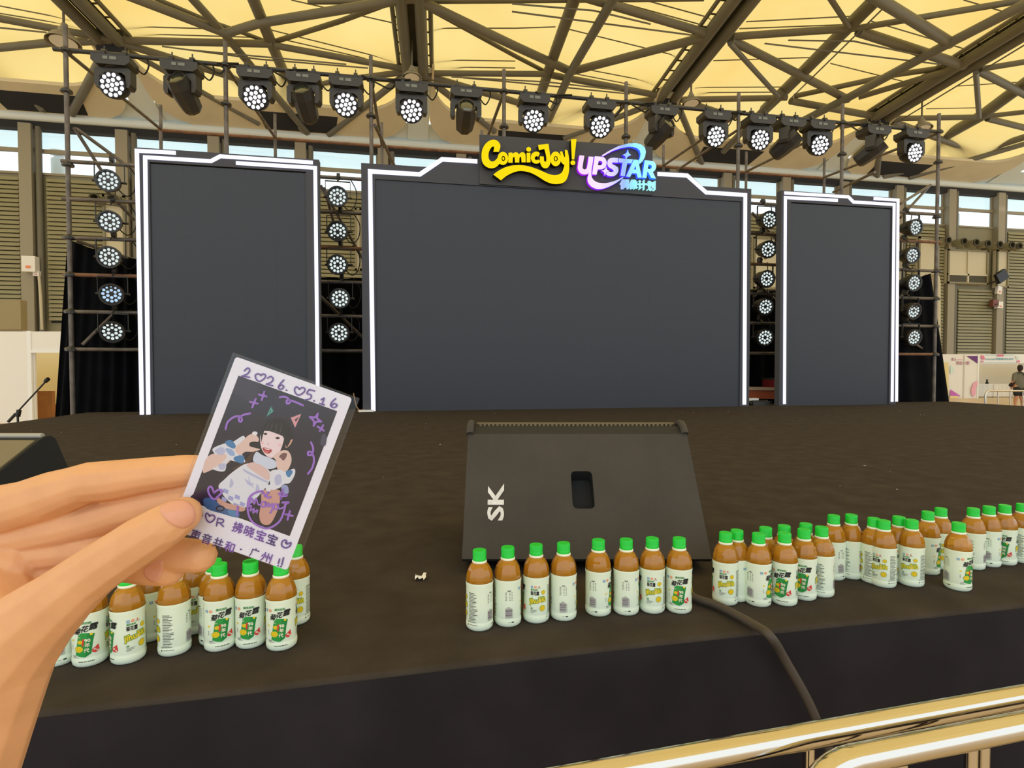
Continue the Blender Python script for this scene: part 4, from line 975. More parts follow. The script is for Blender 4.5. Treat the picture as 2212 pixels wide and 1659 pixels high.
    for i in range(9): rect(-9+i*2.5, 12.6, 1.5+.5*(i % 2), 1.6, 'black')
    # side with the slanted pinyin
    X = 53
    logos(X-14, 84, True)
    txt('国风饮料', X-14, 77.5, 16, 4, 'green', 1, .03); txt('菊花露', X-15, 67, 20, 9.5, 'black', 1, .03)
    flower(X+15, 73, 5)
    txt('jíhuālù', X-18, 41.5, 41, 19, 'green', 2, .075, 0, .14); txt('jíhuālù', X-17.2, 43, 39.5, 16.5, 'yellow', 3, .03, 0, .14)
    flower(X+13, 37, 7)
    txt('清香', X-15, 35, 5, 4, 'green', 1, .02); rect(X-15, 32.5, 15, 1, 'grey'); rect(X-15, 30, 13, 1, 'grey'); rect(X-15, 27.5, 9, 1, 'grey')
    # ingredients
    X = 92
    for i in range(21):
        yy = 85-i*3.2; x = X-11; end = X+9-(random.random()*9)
        while x < end:
            wd = random.uniform(.9, 2.6); rect(x, yy, wd, 1.5, 'grey' if i % 3 else 'black', 1); x += wd+.5
    poly([(X-15, 20), (X-13.4, 23), (X-11.8, 20)], 'black'); poly([(X-14.3, 20.5), (X-13.4, 22.1), (X-12.5, 20.5)], 'white', 2); rect(X-14.4, 13.5, 2, 3, 'black')
    rect(X-10, 15, 20, 1.2, 'grey')
    # nutrition table and barcode
    X = 134
    rect(X-3, 83.5, 8, 1.6, 'black')
    for i in range(6):
        rect(X-8, 79.5-i*3.4, random.uniform(3, 5), 1.4, 'grey'); rect(X+1, 79.5-i*3.4, 2.2, 1.4, 'grey'); rect(X+6, 79.5-i*3.4, 2.2, 1.4, 'grey')
    rect(X-4, 46, 7, 1.2, 'grey')
    y = 23
    while y < 44:
        hh = random.choice((.5, .8, 1.3)); rect(X-8, y, 15, hh, 'plum'); y += hh+random.choice((.45, .7, 1.0))
    for i in range(9): rect(X+8, 23.5+i*2.2, 1.2, 1.3, 'plum')
    rect(X+6, 12.2, 5.5, 2.6, 'black'); rect(X-2, 13, 6, .8, 'grey')
    return s.build('label_print', [M[n] for n in INK], parent, world=False, fixn=False)
bot0 = bottle_proto()
label_print([c for c in bot0.children if c.name.startswith('label_sleeve')][0])
CAPT = .1745
# (cap-top px, base-front px or None, side shown, extra turn in degrees, label)
SIDE = {'A': 0, 'B': 100, 'D': 173, 'C': 252}
BOT = [
 (None, (1036, 1365), 'D', 28, 'bottle at the left end of the middle row of eight, text and barcode side'),
 (None, (1097, 1356), 'C', -4, 'second bottle from the left in the middle row, barcode side'),
 (None, (1158, 1348), 'B', 4, 'third bottle from the left in the middle row, slanted yellow letters'),
 (None, (1217, 1343), 'C', 2, 'fourth bottle in the middle row, last before the gap, barcode side'),
 (None, (1292, 1333), 'C', 26, 'fifth bottle in the middle row, first after the gap, barcode at its left'),
 (None, (1352, 1331), 'C', 2, 'sixth bottle in the middle row, barcode facing out'),
 (None, (1408, 1327), 'B', 6, 'seventh bottle in the middle row, slanted yellow letters'),
 (None, (1466, 1327), 'A', 2, 'bottle at the right end of the middle row, green front picture'),
 (None, (1566, 1309), 'B', 2, 'frontmost left bottle of the right cluster, yellow letters, beside the cable'),
 ((1592, 1145), None, 'C', 15, 'bottle standing right behind the leftmost bottle of the right cluster'),
 (None, (1637, 1312), 'C', 38, 'bottle of the right cluster front row with green picture turned to its right edge'),
 ((1654, 1139), None, 'A', 20, 'back row bottle of the right cluster behind the third front bottle'),
 (None, (1693, 1310), 'A', -12, 'front row bottle of the right cluster with full green picture'),
 ((1694, 1135), None, 'C', 0, 'back row bottle of the right cluster, its cap fourth from the left'),
 (None, (1735, 1298), 'A', -6, 'bottle with green picture tucked behind the full green picture bottle'),
 ((1741, 1131), None, 'D', 0, 'back row bottle of the right cluster, its cap fifth from the left'),
 (None, (1773, 1291), 'D', 2, 'bottle of small print, right end of the right cluster front row'),
 (None, (1799, 1254), 'D', 40, 'bottle half hidden behind the small print bottle of the right cluster'),
 (None, (1837, 1252), 'D', 22, 'bottle standing alone between the right cluster and the far right bottles'),
 ((1888, 1119), None, 'D', 20, 'bottle behind the left one of two yellow letter bottles at right'),
 (None, (1907, 1270), 'B', -22, 'left one of two yellow letter bottles side by side at right'),
 ((1942, 1116), None, 'A', 30, 'bottle behind the gap of the two yellow letter bottles at right'),
 (None, (1967, 1268), 'B', -10, 'right one of two yellow letter bottles side by side at right'),
 (None, (2002, 1242), 'C', 30, 'bottle behind the right yellow letter bottle, barcode at its left'),
 (None, (2030, 1231), 'B', -14, 'bottle just left of and behind the single front bottle at far right'),
 (None, (2068, 1277), 'C', 52, 'single front bottle at far right with green picture at its right edge'),
 (None, (2100, 1231), 'D', 10, 'first of four back row bottles at the right picture edge'),
 (None, (2134, 1225), 'C', 4, 'second of four back row bottles at the right picture edge, barcode side'),
 (None, (2168, 1221), 'A', -8, 'third of four back row bottles at the right picture edge, green picture'),
 (None, (2206, 1217), 'D', 5, 'last bottle cut by the right picture edge'),
 (None, (476, 1408), 'A', 4, 'left one of three green picture bottles below the photo card'),
 (None, (543, 1402), 'A', -10, 'middle one of three green picture bottles below the photo card'),
 (None, (609, 1407), 'A', -8, 'right one of three green picture bottles below the photo card'),
 ((462, 1209), None, 'A', 40, 'bottle behind the left green picture bottle, cap half under the finger'),
 ((541, 1211), None, 'C', 10, 'bottle behind the middle green picture bottle, cap under the card edge'),
 (None, (640, 1352), 'B', -8, 'bottle behind the right green picture bottle, cap seen through the sleeve'),
 (None, (278, 1435), 'B', 22, 'yellow letter bottle with its cap half hidden by the thumb'),
 (None, (378, 1418), 'D', 22, 'small print bottle with its cap hidden below the finger tips'),
 (None, (197, 1440), 'A', -18, 'green picture bottle mostly covered by the thumb, second from left'),
 (None, (128, 1440), 'C', 0, 'leftmost bottle, only its lower edge showing beside the thumb'),
 (None, (325, 1388), 'A', 60, 'bottle behind, between the yellow letter and small print bottles at left'),
 (None, (422, 1372), 'B', 0, 'bottle behind, between the small print and green picture bottles at left')]
for i, (capp, basep, side, ex, lab) in enumerate(BOT):
    t = bot0 if i == 0 else copy_tree(bot0)
    if basep:
        p = on_z(basep[0], basep[1], ZS); d = Vector((p.x, p.y, 0)).normalized(); p = p + d*.027
    else:
        p = on_z(capp[0], capp[1], ZS+CAPT)
    t.location = (p.x, p.y, ZS)
    az = math.atan2(p.x, p.y)                       # bearing from the viewpoint
    t.rotation_euler = (0, 0, -az - R(SIDE[side]) + R(-ex) * -1 * -1 if False else -az - R(SIDE[side]) + R(ex) * (-1 if side == 'C' and ex > 30 else -1 if side in 'D' else -1 if side == 'C' else 1))
    tag(t, 'tea ' + lab, 'bottle', 'tea bottles along the stage front')

# ---- cable over the stage edge
q = [on_z(x, y, ZS+.014) for x, y in ((1478, 1268), (1500, 1290), (1545, 1306), (1590, 1328), (1632, 1352), (1664, 1375))]
e0 = q[-1]; ey = front_y(e0.x)
low = [Vector((e0.x+.05, front_y(e0.x+.05)-.03, ZS-.05)), Vector((e0.x+.10, front_y(e0.x)-.06, ZS-.16)), Vector((e0.x+.14, front_y(e0.x)-.10, ZS-.32)), Vector((e0.x+.16, front_y(e0.x)-.15, ZS-.6)), Vector((e0.x+.3, front_y(e0.x)-.3, .02))]
o = MB().path(catmull(q+low, 9), .0098, 14).build('power_cable', M['cable'], smooth=True); tag(o, 'thick dark rubber cable running from the monitor over the stage edge', 'cable')

# ---- litter on the carpet
p = on_z(909, 1252, ZS); s = MB(); bmv = []
for i in range(6):
    for j in range(5):
        bmv.append((p.x+(i-2.5)*.006+random.uniform(-.002, .002), p.y+(j-2)*.007+random.uniform(-.002, .002), ZS+.003+random.uniform(0, .012)))
s.add(bmv, [(i*5+j, (i+1)*5+j, (i+1)*5+j+1, i*5+j+1) for i in range(5) for j in range(4)]); o = s.build('paper_scrap', M['white']); tag(o, 'small crumpled white paper scrap on the carpet left of the monitor', 'paper')
s = MB()
for i in range(70):
    x = random.uniform(-3.5, 9); y = random.uniform(1.6, 7.6); a = random.uniform(0, pi); L = random.uniform(.003, .008)*(1+y*.12)
    dx, dy = cos(a)*L, sin(a)*L; s.add([(x-dx, y-dy, ZS+.002), (x+dy*.3, y-dx*.3, ZS+.004), (x+dx, y+dy, ZS+.002), (x-dy*.3, y+dx*.3, ZS+.003)], [(0, 1, 2, 3)])
o = s.build('lint', M['white']); tag(o, 'tiny pale lint specks scattered over the black carpet', 'lint', kind='stuff')

# ---- crowd barriers in front
ZB = .965
def barrier(lab, a, b2, ra, start_bend, bars, rail=True):
    d = (b2-a).normalized(); t = thing('crowd_barrier', lab, 'barrier', (a.x, a.y, 0))
    pts = [a + d*.12 + Vector((0, 0, 0)), b2] if start_bend else [a, b2]
    if start_bend:
        rb = .09; pts = [Vector((a.x, a.y, .1)), Vector((a.x, a.y, ZB-rb))]
        for j in range(1, 9):
            an = pi/2*j/8; pts.append(Vector((a.x, a.y, ZB-rb)) + d*(rb-rb*cos(an)) + Vector((0, 0, rb*sin(an))))
        pts += [a+d*(rb+.3), b2]
    MB().path(pts, ra, 20).build('top_rail', M['chrome'], t, smooth=True)
    for px in bars:
        q = a + d*px; MB().path([Vector((q.x, q.y, .12)), Vector((q.x, q.y, ZB-.005))], .0095 if True else .01, 10).build('bar', M['chrome'], t, smooth=True)
    MB().path([Vector((a.x, a.y, .14)), Vector((b2.x, b2.y, .14))], .016, 12).build('bottom_rail', M['chrome'], t, smooth=True)
    for q in (a, b2): MB().box((q.x, q.y, .02), (.06, .5, .04), rot=Matrix.Rotation(math.atan2(d.y, d.x), 3, 'Z')).build('foot', M['chrome'], t)
    for q in ((b2,) if start_bend else (a, b2)): MB().path([Vector((q.x, q.y, .03)), Vector((q.x, q.y, ZB))], ra*.95, 14).build('post', M['chrome'], t, smooth=True)
a1, b1 = on_z(1180, 1693, ZB), on_z(2212, 1504, ZB); d1 = (b1-a1)
barrier('polished steel crowd barrier rail running diagonally nearest the stage skirt', a1-d1*.2, b1+d1*.1, .0205, False, [(a1-d1*.2-on_z(x, y, ZB)).length for x, y in ((1540, 1625), (1748, 1589), (1945, 1553), (2123, 1520))])
a2, b3 = on_z(1738, 1662, ZB), on_z(2212, 1566, ZB); d2 = (b3-a2)
barrier('polished steel crowd barrier in front with its rounded left end in view', a2, b3+d2*.5, .0215, True, [(a2-on_z(x, y, ZB)).length for x, y in ((1948, 1620), (2100, 1590), (2125, 1584))])

# ================================================================== HALL BACKGROUND OBJECTS
def booth_panel(b, px0, py0, px1, py1, zc, m, name, parent, thick=.05):
    a = at(px0, py0, zc); c2 = at(px1, py1, zc); z1 = a.z; z0 = max(.0, c2.z)
    poly = [(0, z0), ((c2-a).xy.length, z0), ((c2-a).xy.length, z1), (0, z1)]; dirv = RGT
    return MB().prism(poly, lambda x, z, d: Vector((a.x, a.y, 0)) + dirv*x + FH*d + Vector((0, 0, z)), 0, thick).build(name, m, parent)
# left booth
zl = 13.0; p = at(70, 900, zl); t = thing('shell_booth', 'white shell-scheme booth with cream interior at the left edge', 'booth', (p.x, p.y, 0))
booth_panel(None, -260, 716, 57, 915, zl, M['white'], 'wall_panel', t); booth_panel(None, 57, 715, 64, 915, zl-.02, M['white_cool'], 'post', t)
booth_panel(None, 64, 716, 200, 757, zl, M['white'], 'fascia', t); booth_panel(None, 64, 757, 200, 762, zl-.02, M['white_cool'], 'rail', t); booth_panel(None, 60, 762, 74, 915, zl+.05, M['white'], 'post', t)
booth_panel(None, 40, 740, 260, 930, zl+2, M['yellowish'], 'back_wall', t)
p = at(91, 900, zl+.9); t = thing('wooden_board', 'brown wooden board leaning inside the left booth', 'board', (p.x, p.y, 0))
booth_panel(None, 70, 845, 112, 925, zl+.9, M['wood'], 'board', t, .1)
p = at(122, 902, zl+1.2); o = MB().box((p.x, p.y, .35), (.5, .3, .7)).build('carton', M['wood']); tag(o, 'low brown carton beside the wooden board in the left booth', 'box')
p = at(25, 690, 22); t = thing('tall_crate', 'tan panel standing behind the white booth at the left edge', 'panel', (p.x, p.y, 0)); booth_panel(None, -40, 648, 44, 712, 22, mat('tan_panel', (150, 136, 100), .7), 'face', t, .3)
MB().box((p.x, p.y, 1.5), (.3, .3, 3)).build('leg', M['web'], t)
# microphone stand beside the stage
p = at(40, 905, 7.9); t = thing('microphone_stand', 'black boom microphone stand with empty clip left of the stage', 'stand', (p.x, p.y, 0))
q0, q1 = at(18, 911, 7.9), at(97, 826, 7.9); hub = at(38, 892, 7.9)
MB().path([Vector((p.x, p.y, .03)), hub], .014, 8).build('pole', M['black'], t); MB().path([q0, q1], .011, 8).build('boom', M['black'], t); MB().path([q0, q0.lerp(q1, .2)], .02, 8).build('counterweight', M['black'], t)
MB().path([hub+Vector((0, 0, -.05)), hub+Vector((.02, 0, .04))], .03, 10).build('clutch', M['black'], t); MB().path([q1, q1+Vector((.02, 0, .03)), q1+Vector((.05, -.01, .05))], [.02, .03, .026], 10).build('clip', M['black'], t)
for k in range(3):
    a = 2*pi*k/3+.4; MB().path([Vector((p.x, p.y, .1)), Vector((p.x+.32*cos(a), p.y+.32*sin(a), .012))], .01, 6).build('leg', M['black'], t)
# right booth
zr = 31.0
p = at(2100, 858, zr); t = thing('shell_booth', 'white booth with pink and purple printed panels in the right background', 'booth', (p.x, p.y, 0))
def bpt(px, py, d=0): return at(px, py, zr-d)
booth_panel(None, 2022, 765, 2114, 862, zr, M['white'], 'wall_panel', t, .06)
def flat(name, pts, m, d): # flat print on the panel
    P3 = [bpt(x, y, d) for x, y in pts]; s = MB(); s.add(P3, [tuple(x) for x in geometry.tessellate_polygon([P3])]); return s.build(name, m, t, fixn=False)
pur = mat('print_purple', (104, 44, 120), .5); mag = mat('print_magenta', (196, 98, 190), .5); pnk = mat('print_pink', (224, 130, 158), .5); lpk = mat('print_rose', (214, 150, 180), .5); mint = mat('print_mint', (206, 228, 222), .5); gold = mat('print_sand', (226, 208, 150), .5)
flat('print', [(2034, 783), (2049, 783), (2049, 862), (2045, 862)], gold, .02); flat('print', [(2088, 769), (2112, 769), (2112, 785)], pur, .02); flat('print', [(2053, 841), (2076, 856), (2053, 856)], mag, .02)
flat('print', [(2112, 822), (2103, 828), (2098, 840), (2099, 852), (2104, 858), (2108, 850), (2108, 838), (2112, 828)], mat('print_soft_pink', (234, 168, 192), .5), .02); flat('print', [(2053, 788), (2060, 794), (2061, 804), (2053, 808)], mint, .02)
flat('print', [(2052, 855), (2070, 855), (2070, 862), (2052, 862)], gold, .03); booth_panel(None, 2082, 767, 2083.3, 861, zr-.02, mat('joint_grey', (206, 200, 190), .6), 'joint', t, .005)
def ftext(body, x, y, w_, h_, m, d=.03):
    vs2, fs2 = text_fit(body, 0, 0, 1, 1, .02); s = MB(); s.add([bpt(x+v[0]*w_, y-v[1]*h_, d) for v in vs2], fs2); return s.build('lettering', m, t, fixn=False)
ftext('本人', 2055, 780, 11, 8, lpk); ftext('到此一游!', 2066, 788, 29, 8, lpk)
flat('print', [(2067, 776.4), (2079, 776.4), (2079, 777.2), (2067, 777.2)], lpk, .03)
booth_panel(None, 2114, 765, 2330, 785, zr, M['white_cool'], 'fascia', t, .06); booth_panel(None, 2114, 785, 2204, 856, zr+2.5, M['white'], 'back_wall', t, .06); booth_panel(None, 2112.5, 765, 2114.5, 862, zr-.03, M['white_cool'], 'post', t); booth_panel(None, 2203, 765, 2330, 858, zr+.3, M['white'], 'wall_panel', t, .06)
blu = mat('print_sky_blue', (120, 196, 220), .5)
ftext('ComicJoy特邀嘉宾互动区', 2128, 778, 62, 5, blu, .04)
flat('print', [(2120, 766.5), (2126, 769), (2128, 776), (2122, 777), (2118, 772)], pnk, .03); flat('print', [(2118, 779), (2125, 779), (2125, 783), (2119, 783)], lpk, .03); flat('print', [(2193, 768), (2200, 770), (2201, 776), (2196, 776)], mint, .03); flat('print', [(2197, 779), (2203, 778), (2203, 783), (2197, 783)], pnk, .03)
flat('print', [(2154, 765.5), (2168, 765.5), (2168, 770), (2154, 770)], pnk, .03); flat('print', [(2128, 767.2), (2190, 767.2), (2190, 767.9), (2128, 767.9)], blu, .03); flat('print', [(2126, 782.5), (2196, 782.5), (2196, 783.2), (2126, 783.2)], blu, .03)
# skirted tables in the booth
def table(lab, x0, x1, yt, zc, m):
    a, b2 = at(x0, yt, zc), at(x1, yt, zc); t = thing('skirted_table', lab, 'table', ((a.x+b2.x)/2, (a.y+b2.y)/2, 0)); n = 40; s = MB(); vs2 = []
    for i in range(n+1):
        q = a.lerp(b2, i/n) - FH*(.03*sin(i*1.7))
        vs2 += [(q.x, q.y, .73), (q.x, q.y, .06)]
    s.add(vs2, [(2*i, 2*i+1, 2*i+3, 2*i+2) for i in range(n)]); s.build('table_skirt', m, t)
    MB().prism([(0, 0), ((b2-a).length, 0), ((b2-a).length, .7), (0, .7)], lambda x, y, d: Vector((a.x, a.y, .73+d)) + (b2-a).normalized()*x + FH*y, 0, .03).build('table_top', m, t)
    for q in (a+FH*.05, b2+FH*.05, a+FH*.6, b2+FH*.6): MB().path([Vector((q.x, q.y, 0)), Vector((q.x, q.y, .74))], .02, 6).build('leg', M['pipe'], t)
table('white skirted table in the right booth, left half', 2113, 2146, 829.5, 31.7, M['white_cool']); table('cream skirted table in the right booth beside the passer-by', 2146.5, 2205, 829.5, 31.7, M['white'])
p = at(2132, 829, 32.0); t = thing('table_bottle', 'small dark figure-like bottle standing on the left booth table', 'bottle', (p.x, p.y, .76)); MB().lathe([(0, 0), (.07, 0), (.08, .05), (.05, .12), (.03, .16), (0, .17)], 10).build('body', M['dark'], t, world=False); MB().lathe([(.0, .16), (.03, .17), (.06, .24), (.02, .25), (0, .25)], 8).build('top', M['dark'], t, world=False)
# barrier on the far right
def barrier_far():
    zc = 14.0; a = at(2129, 843.5, zc); b2 = at(2290, 849, zc); zt = 1.05; a.z = b2.z = 0; d = (b2-a).normalized()
    t = thing('crowd_barrier', 'small polished crowd barrier standing right of the stage before the booth', 'barrier', (a.x, a.y, 0)); rb = .12
    pts = [a, a+Vector((0, 0, zt-rb))] + [a+Vector((0, 0, zt-rb)) + d*(rb-rb*cos(pi/2*j/6)) + Vector((0, 0, rb*sin(pi/2*j/6))) for j in range(1, 7)] + [b2+Vector((0, 0, zt)), b2]
    MB().path(pts, .024, 12).build('top_rail', M['chrome'], t, smooth=True)
    for k in range(1, 7): q = a+d*(b2-a).length*k/6.0; MB().path([q+Vector((0, 0, .15)), q+Vector((0, 0, zt))], .014, 8).build('bar', M['chrome'], t, smooth=True)
    MB().path([a+Vector((0, 0, .15)), b2+Vector((0, 0, .15))], .02, 8).build('bottom_rail', M['chrome'], t)
barrier_far()

# ---- passer-by (back view, head turned right)
def passer_by():
    zc = 23.6; base = at(2201, 872, zc); base.z = 0; rz = -PSI
    t = thing('person', 'person in grey t-shirt and dark shorts with a cross-body bag, walking away right', 'person', base, rz)
    skin = mat('skin_far', (196, 142, 112), .6); shirt = mat('grey_shirt', (112, 112, 100), .9); short = mat('dark_shorts', (36, 40, 42), .9); hair = mat('dark_hair', (38, 28, 26), .8); shoe = mat('white_shoe', (226, 220, 208), .7)
    B = blob([[((0, 0, .95), .16), ((0, 0, 1.15), .17), ((0, 0, 1.32), .17)], [((-.17, 0, 1.36), .075), ((0, 0, 1.38), .1), ((.17, 0, 1.36), .075)], [((0, .01, 1.4), .06), ((.01, 0, 1.5), .058)],
              [((.015, -.005, 1.58), .092), ((.02, .0, 1.63), .095)], [((.1, -.03, 1.57), .02), ((.118, -.035, 1.56), .014)],
              [((-.2, 0, 1.34), .06), ((-.25, -.02, 1.12), .052), ((-.26, .05, 1.05), .045), ((-.22, .12, .88), .036), ((-.2, .14, .82), .04), ((-.19, .16, .76), .025)],
              [((.2, 0, 1.34), .06), ((.25, .03, 1.12), .05), ((.24, .12, .9), .036), ((.24, .14, .82), .04)],
              [((-.1, 0, .9), .12), ((-.11, -.02, .5), .075), ((-.115, .04, .28), .066), ((-.115, .05, .09), .042), ((-.115, -.05, .045), .04)],
              [((.1, 0, .9), .12), ((.13, .06, .5), .075), ((.15, .02, .28), .066), ((.17, .05, .09), .042), ((.18, -.05, .045), .04)]], .016, 4)
    B.materials.append(skin); link_mesh('body', B, t)
    S_ = blob([[((0, 0, .93), .205), ((0, 0, 1.05), .21), ((0, 0, 1.2), .2), ((0, 0, 1.33), .185)], [((-.19, 0, 1.37), .085), ((0, 0, 1.4), .105), ((.19, 0, 1.37), .085)], [((-.2, 0, 1.34), .085), ((-.245, -.01, 1.16), .08)], [((.2, 0, 1.34), .085), ((.245, .02, 1.16), .08)]], .018, 3)
    S_.materials.append(shirt); link_mesh('t_shirt', S_, t)
    S_ = blob([[((-.08, 0, .84), .135), ((-.11, -.01, .7), .13), ((-.115, -.01, .56), .115)], [((.08, 0, .84), .135), ((.12, .03, .7), .13), ((.13, .05, .56), .115)]], .018, 3); S_.materials.append(short); link_mesh('shorts', S_, t)
    S_ = blob([[((0, -.02, 1.62), .1), ((.01, -.01, 1.68), .098)], [((-.03, -.04, 1.56), .07)]], .014, 3); S_.materials.append(hair); link_mesh('hair', S_, t)
    for x, y in ((-.115, -.02), (.18, -.02)):
        S_ = blob([[((x, y+.06, .05), .05), ((x, y-.1, .04), .04)]], .012, 2); S_.materials.append(shoe); link_mesh('shoe', S_, t)
    MB().path(catmull([(-.1, -.15, 1.47), (.05, -.21, 1.32), (.2, -.17, 1.1), (.22, .05, .98)], 6), .018, 6).build('strap', M['black'], t, world=False); MB().path(catmull([(-.1, -.15, 1.47), (-.22, 0, 1.3), (-.27, .08, 1.0)], 6), .016, 6).build('strap', M['black'], t, world=False)
    S_ = blob([[((-.25, .06, .98), .07), ((-.27, .1, .92), .075)]], .014, 3); S_.materials.append(hair); link_mesh('bag', S_, t)
passer_by()

# ================================================================== HAND AND PHOTO CARD
ZK = .272
KP = C0 + FWD*ZK
def ck(cx, cyy, d=0):                                  # traced point on the card plane (d metres towards the viewer)
    return at(360+cx/3.3864, 750+cyy/3.3864, ZK-d)
card = thing('photo_card', 'white-bordered instant photo in a clear sleeve, held up by the hand, purple pen notes', 'photo', ck(700, 850))
def quad(name, pts, m, d0, d1):
    s = MB(); s.prism(pts, lambda x, y, d: ck(x, y, d), d0, d1); return s.build(name, m, card)
def rquad(pts, r, n=5):
    out = []; k = len(pts)
    for i in range(k):
        p = Vector(pts[i]); a = (Vector(pts[i-1])-p).normalized(); b2 = (Vector(pts[(i+1) % k])-p).normalized()
        p0, p1 = p+a*r, p+b2*r
        for j in range(n+1):
            u = j/n; out.append(tuple((p0*(1-u)**2 + p*2*u*(1-u) + p1*u*u)))
    return out
pap = quad('print', rquad([(505, 68), (1358, 372), (882, 1632), (29, 1328)], 26), M['paper'], .0002, -.0002)
quad('sleeve', rquad([(487, 40), (1408, 376), (932, 1652), (11, 1316)], 6), M['sleeve'], .0008, .0007)
rim = MB()
cs = [(487, 40), (1408, 376), (932, 1652), (11, 1316)]
for i in range(4):
    rim.path([ck(*cs[i], .0002), ck(*cs[(i+1) % 4], .0002)], .00035, 6)
rim.build('sleeve_seam', M['sleeve'], card)
LAY = [0]
IMK = {}
def ink(c):
    if c not in IMK: IMK[c] = mat('print_ink_%d' % len(IMK), c, .3)
    return IMK[c]
img = {}
def shape(pts, c, smooth=True, key=None):
    LAY[0] += 1
    q = catmull(pts, 4, True) if smooth else pts
    s = img.setdefault(c, MB()); s.prism(q, lambda x, y, d: ck(x, y, d), .00025+.0000022*LAY[0], .00025+.0000022*LAY[0])
def ell(cx, cyy, rx, ry, c, n=18): shape([(cx+rx*cos(2*pi*i/n), cyy+ry*sin(2*pi*i/n)) for i in range(n)], c, False)
BLK, SKN, WHT, LAV, BLU, HAIR = (34, 28, 42), (226, 196, 190), (222, 226, 240), (186, 190, 226), (70, 128, 184), (16, 12, 14)
shape([(525, 208), (1248, 468), (900, 1382), (177, 1122)], BLK, False)
shape([(525, 208), (700, 270), (640, 420), (480, 330)], (52, 44, 58), False)
shape([(195, 1075), (300, 1040), (420, 1100), (380, 1190), (185, 1125)], (40, 34, 66))
# long hair
shape([(705, 600), (740, 540), (830, 520), (900, 570), (925, 680), (880, 760), (820, 860), (760, 1060), (700, 1080), (620, 900), (560, 900), (500, 1000), (430, 950), (600, 780), (690, 700)], HAIR)
shape([(620, 770), (660, 760), (600, 850), (520, 900), (480, 890), (560, 840)], (70, 48, 40))
# ears
shape([(766, 420), (788, 470), (722, 518)], (40, 84, 88), False); shape([(762, 438), (778, 470), (734, 502)], (84, 168, 150), False); shape([(760, 455), (764, 470), (748, 484)], (34, 60, 62), False)
shape([(994, 474), (940, 604), (898, 512)], (30, 44, 60), False); shape([(984, 488), (940, 588), (908, 516)], (220, 156, 168), False); shape([(970, 505), (945, 548), (936, 530)], (60, 40, 48), False)
# sleeves and arms
shape([(265, 915), (300, 800), (420, 765), (475, 790), (445, 850), (335, 895)], SKN)
shape([(335, 745), (420, 705), (480, 695), (560, 648), (572, 690), (535, 745), (560, 800), (572, 842), (500, 835), (445, 830), (425, 905), (355, 900), (312, 870), (360, 800)], WHT)
shape([(265, 915), (300, 815), (400, 775), (440, 800), (400, 850), (330, 890)], SKN)
shape([(428, 692), (470, 680), (505, 718), (490, 742), (445, 722)], BLU); shape([(492, 806), (540, 790), (568, 805), (556, 850), (500, 832)], BLU); shape([(350, 760), (400, 730), (430, 760), (400, 790)], LAV); shape([(430, 740), (480, 750), (500, 790), (460, 790)], (150, 176, 222)); shape([(380, 860), (430, 850), (425, 890), (390, 895)], LAV)
shape([(498, 745), (545, 695), (605, 640), (650, 640), (675, 672), (664, 694), (636, 690), (612, 700), (606, 722), (640, 735), (684, 748), (630, 765), (575, 765), (535, 790)], SKN)
shape([(606, 700), (640, 690), (672, 700), (674, 735), (640, 730), (612, 722)], HAIR)
ell(645, 630, 20, 14, (232, 232, 240))
# torso
shape([(425, 965), (500, 900), (590, 850), (700, 865), (765, 925), (750, 985), (705, 1050), (650, 1110), (570, 1175), (480, 1150), (380, 1030)], WHT)
shape([(585, 866), (628, 842), (700, 862), (752, 920), (745, 975), (690, 945), (630, 905)], (222, 190, 190))
shape([(655, 765), (700, 790), (760, 812), (802, 840), (798, 880), (740, 890), (690, 862), (632, 832)], (206, 216, 240))
shape([(560, 890), (640, 930), (700, 960), (745, 985), (740, 995), (660, 960), (575, 915)], LAV); shape([(570, 960), (610, 990), (640, 1000), (600, 1010)], LAV); shape([(600, 940), (612, 985), (640, 1030), (604, 1000)], LAV); shape([(470, 960), (490, 1000), (460, 1030)], LAV); shape([(660, 1000), (680, 1040), (650, 1060)], LAV)
for k in range(4):
    for j in range(3):
        if (k+j) % 2 == 0: x, y = 418+k*42+j*-6, 1032+k*22+j*30; shape([(x, y), (x+36, y+14), (x+30, y+42), (x-6, y+28)], (160, 166, 222), False)
shape([(365, 1090), (430, 1135), (520, 1158), (575, 1178), (560, 1200), (510, 1200), (430, 1185), (375, 1140)], (206, 160, 150))
shape([(272, 1110), (340, 1105), (375, 1140), (440, 1182), (525, 1200), (522, 1246), (420, 1222), (290, 1178)], (58, 100, 160)); shape([(450, 1190), (520, 1205), (518, 1240), (460, 1225)], (84, 136, 188)); ell(392, 1180, 34, 22, (44, 44, 60)); ell(392, 1180, 22, 12, (90, 110, 150))
# face
shape([(694, 622), (684, 690), (700, 755), (735, 798), (775, 808), (822, 772), (850, 705), (858, 645), (820, 608), (750, 588)], (238, 218, 226))
shape([(872, 712), (895, 690), (922, 672), (905, 712), (874, 738)], (216, 168, 150))
shape([(692, 700), (686, 612), (735, 545), (830, 528), (892, 585), (905, 690), (878, 738), (862, 676), (848, 650), (804, 632), (752, 614), (714, 612), (704, 644)], HAIR, False)
for x0, y0, x1, y1 in ((742, 560, 724, 606), (772, 556, 756, 608), (806, 556, 792, 622), (838, 566, 826, 634)): shape([(x0, y0), (x0+8, y0+2), (x1+5, y1), (x1-2, y1)], (58, 48, 50), False)
ell(722, 634, 15, 8, (90, 60, 70)); ell(812, 664, 16, 9, (90, 60, 70)); ell(724, 634, 7, 7, (26, 18, 22)); ell(812, 665, 7, 7, (26, 18, 22)); shape([(742, 690), (752, 716), (736, 716)], (226, 190, 196), False)
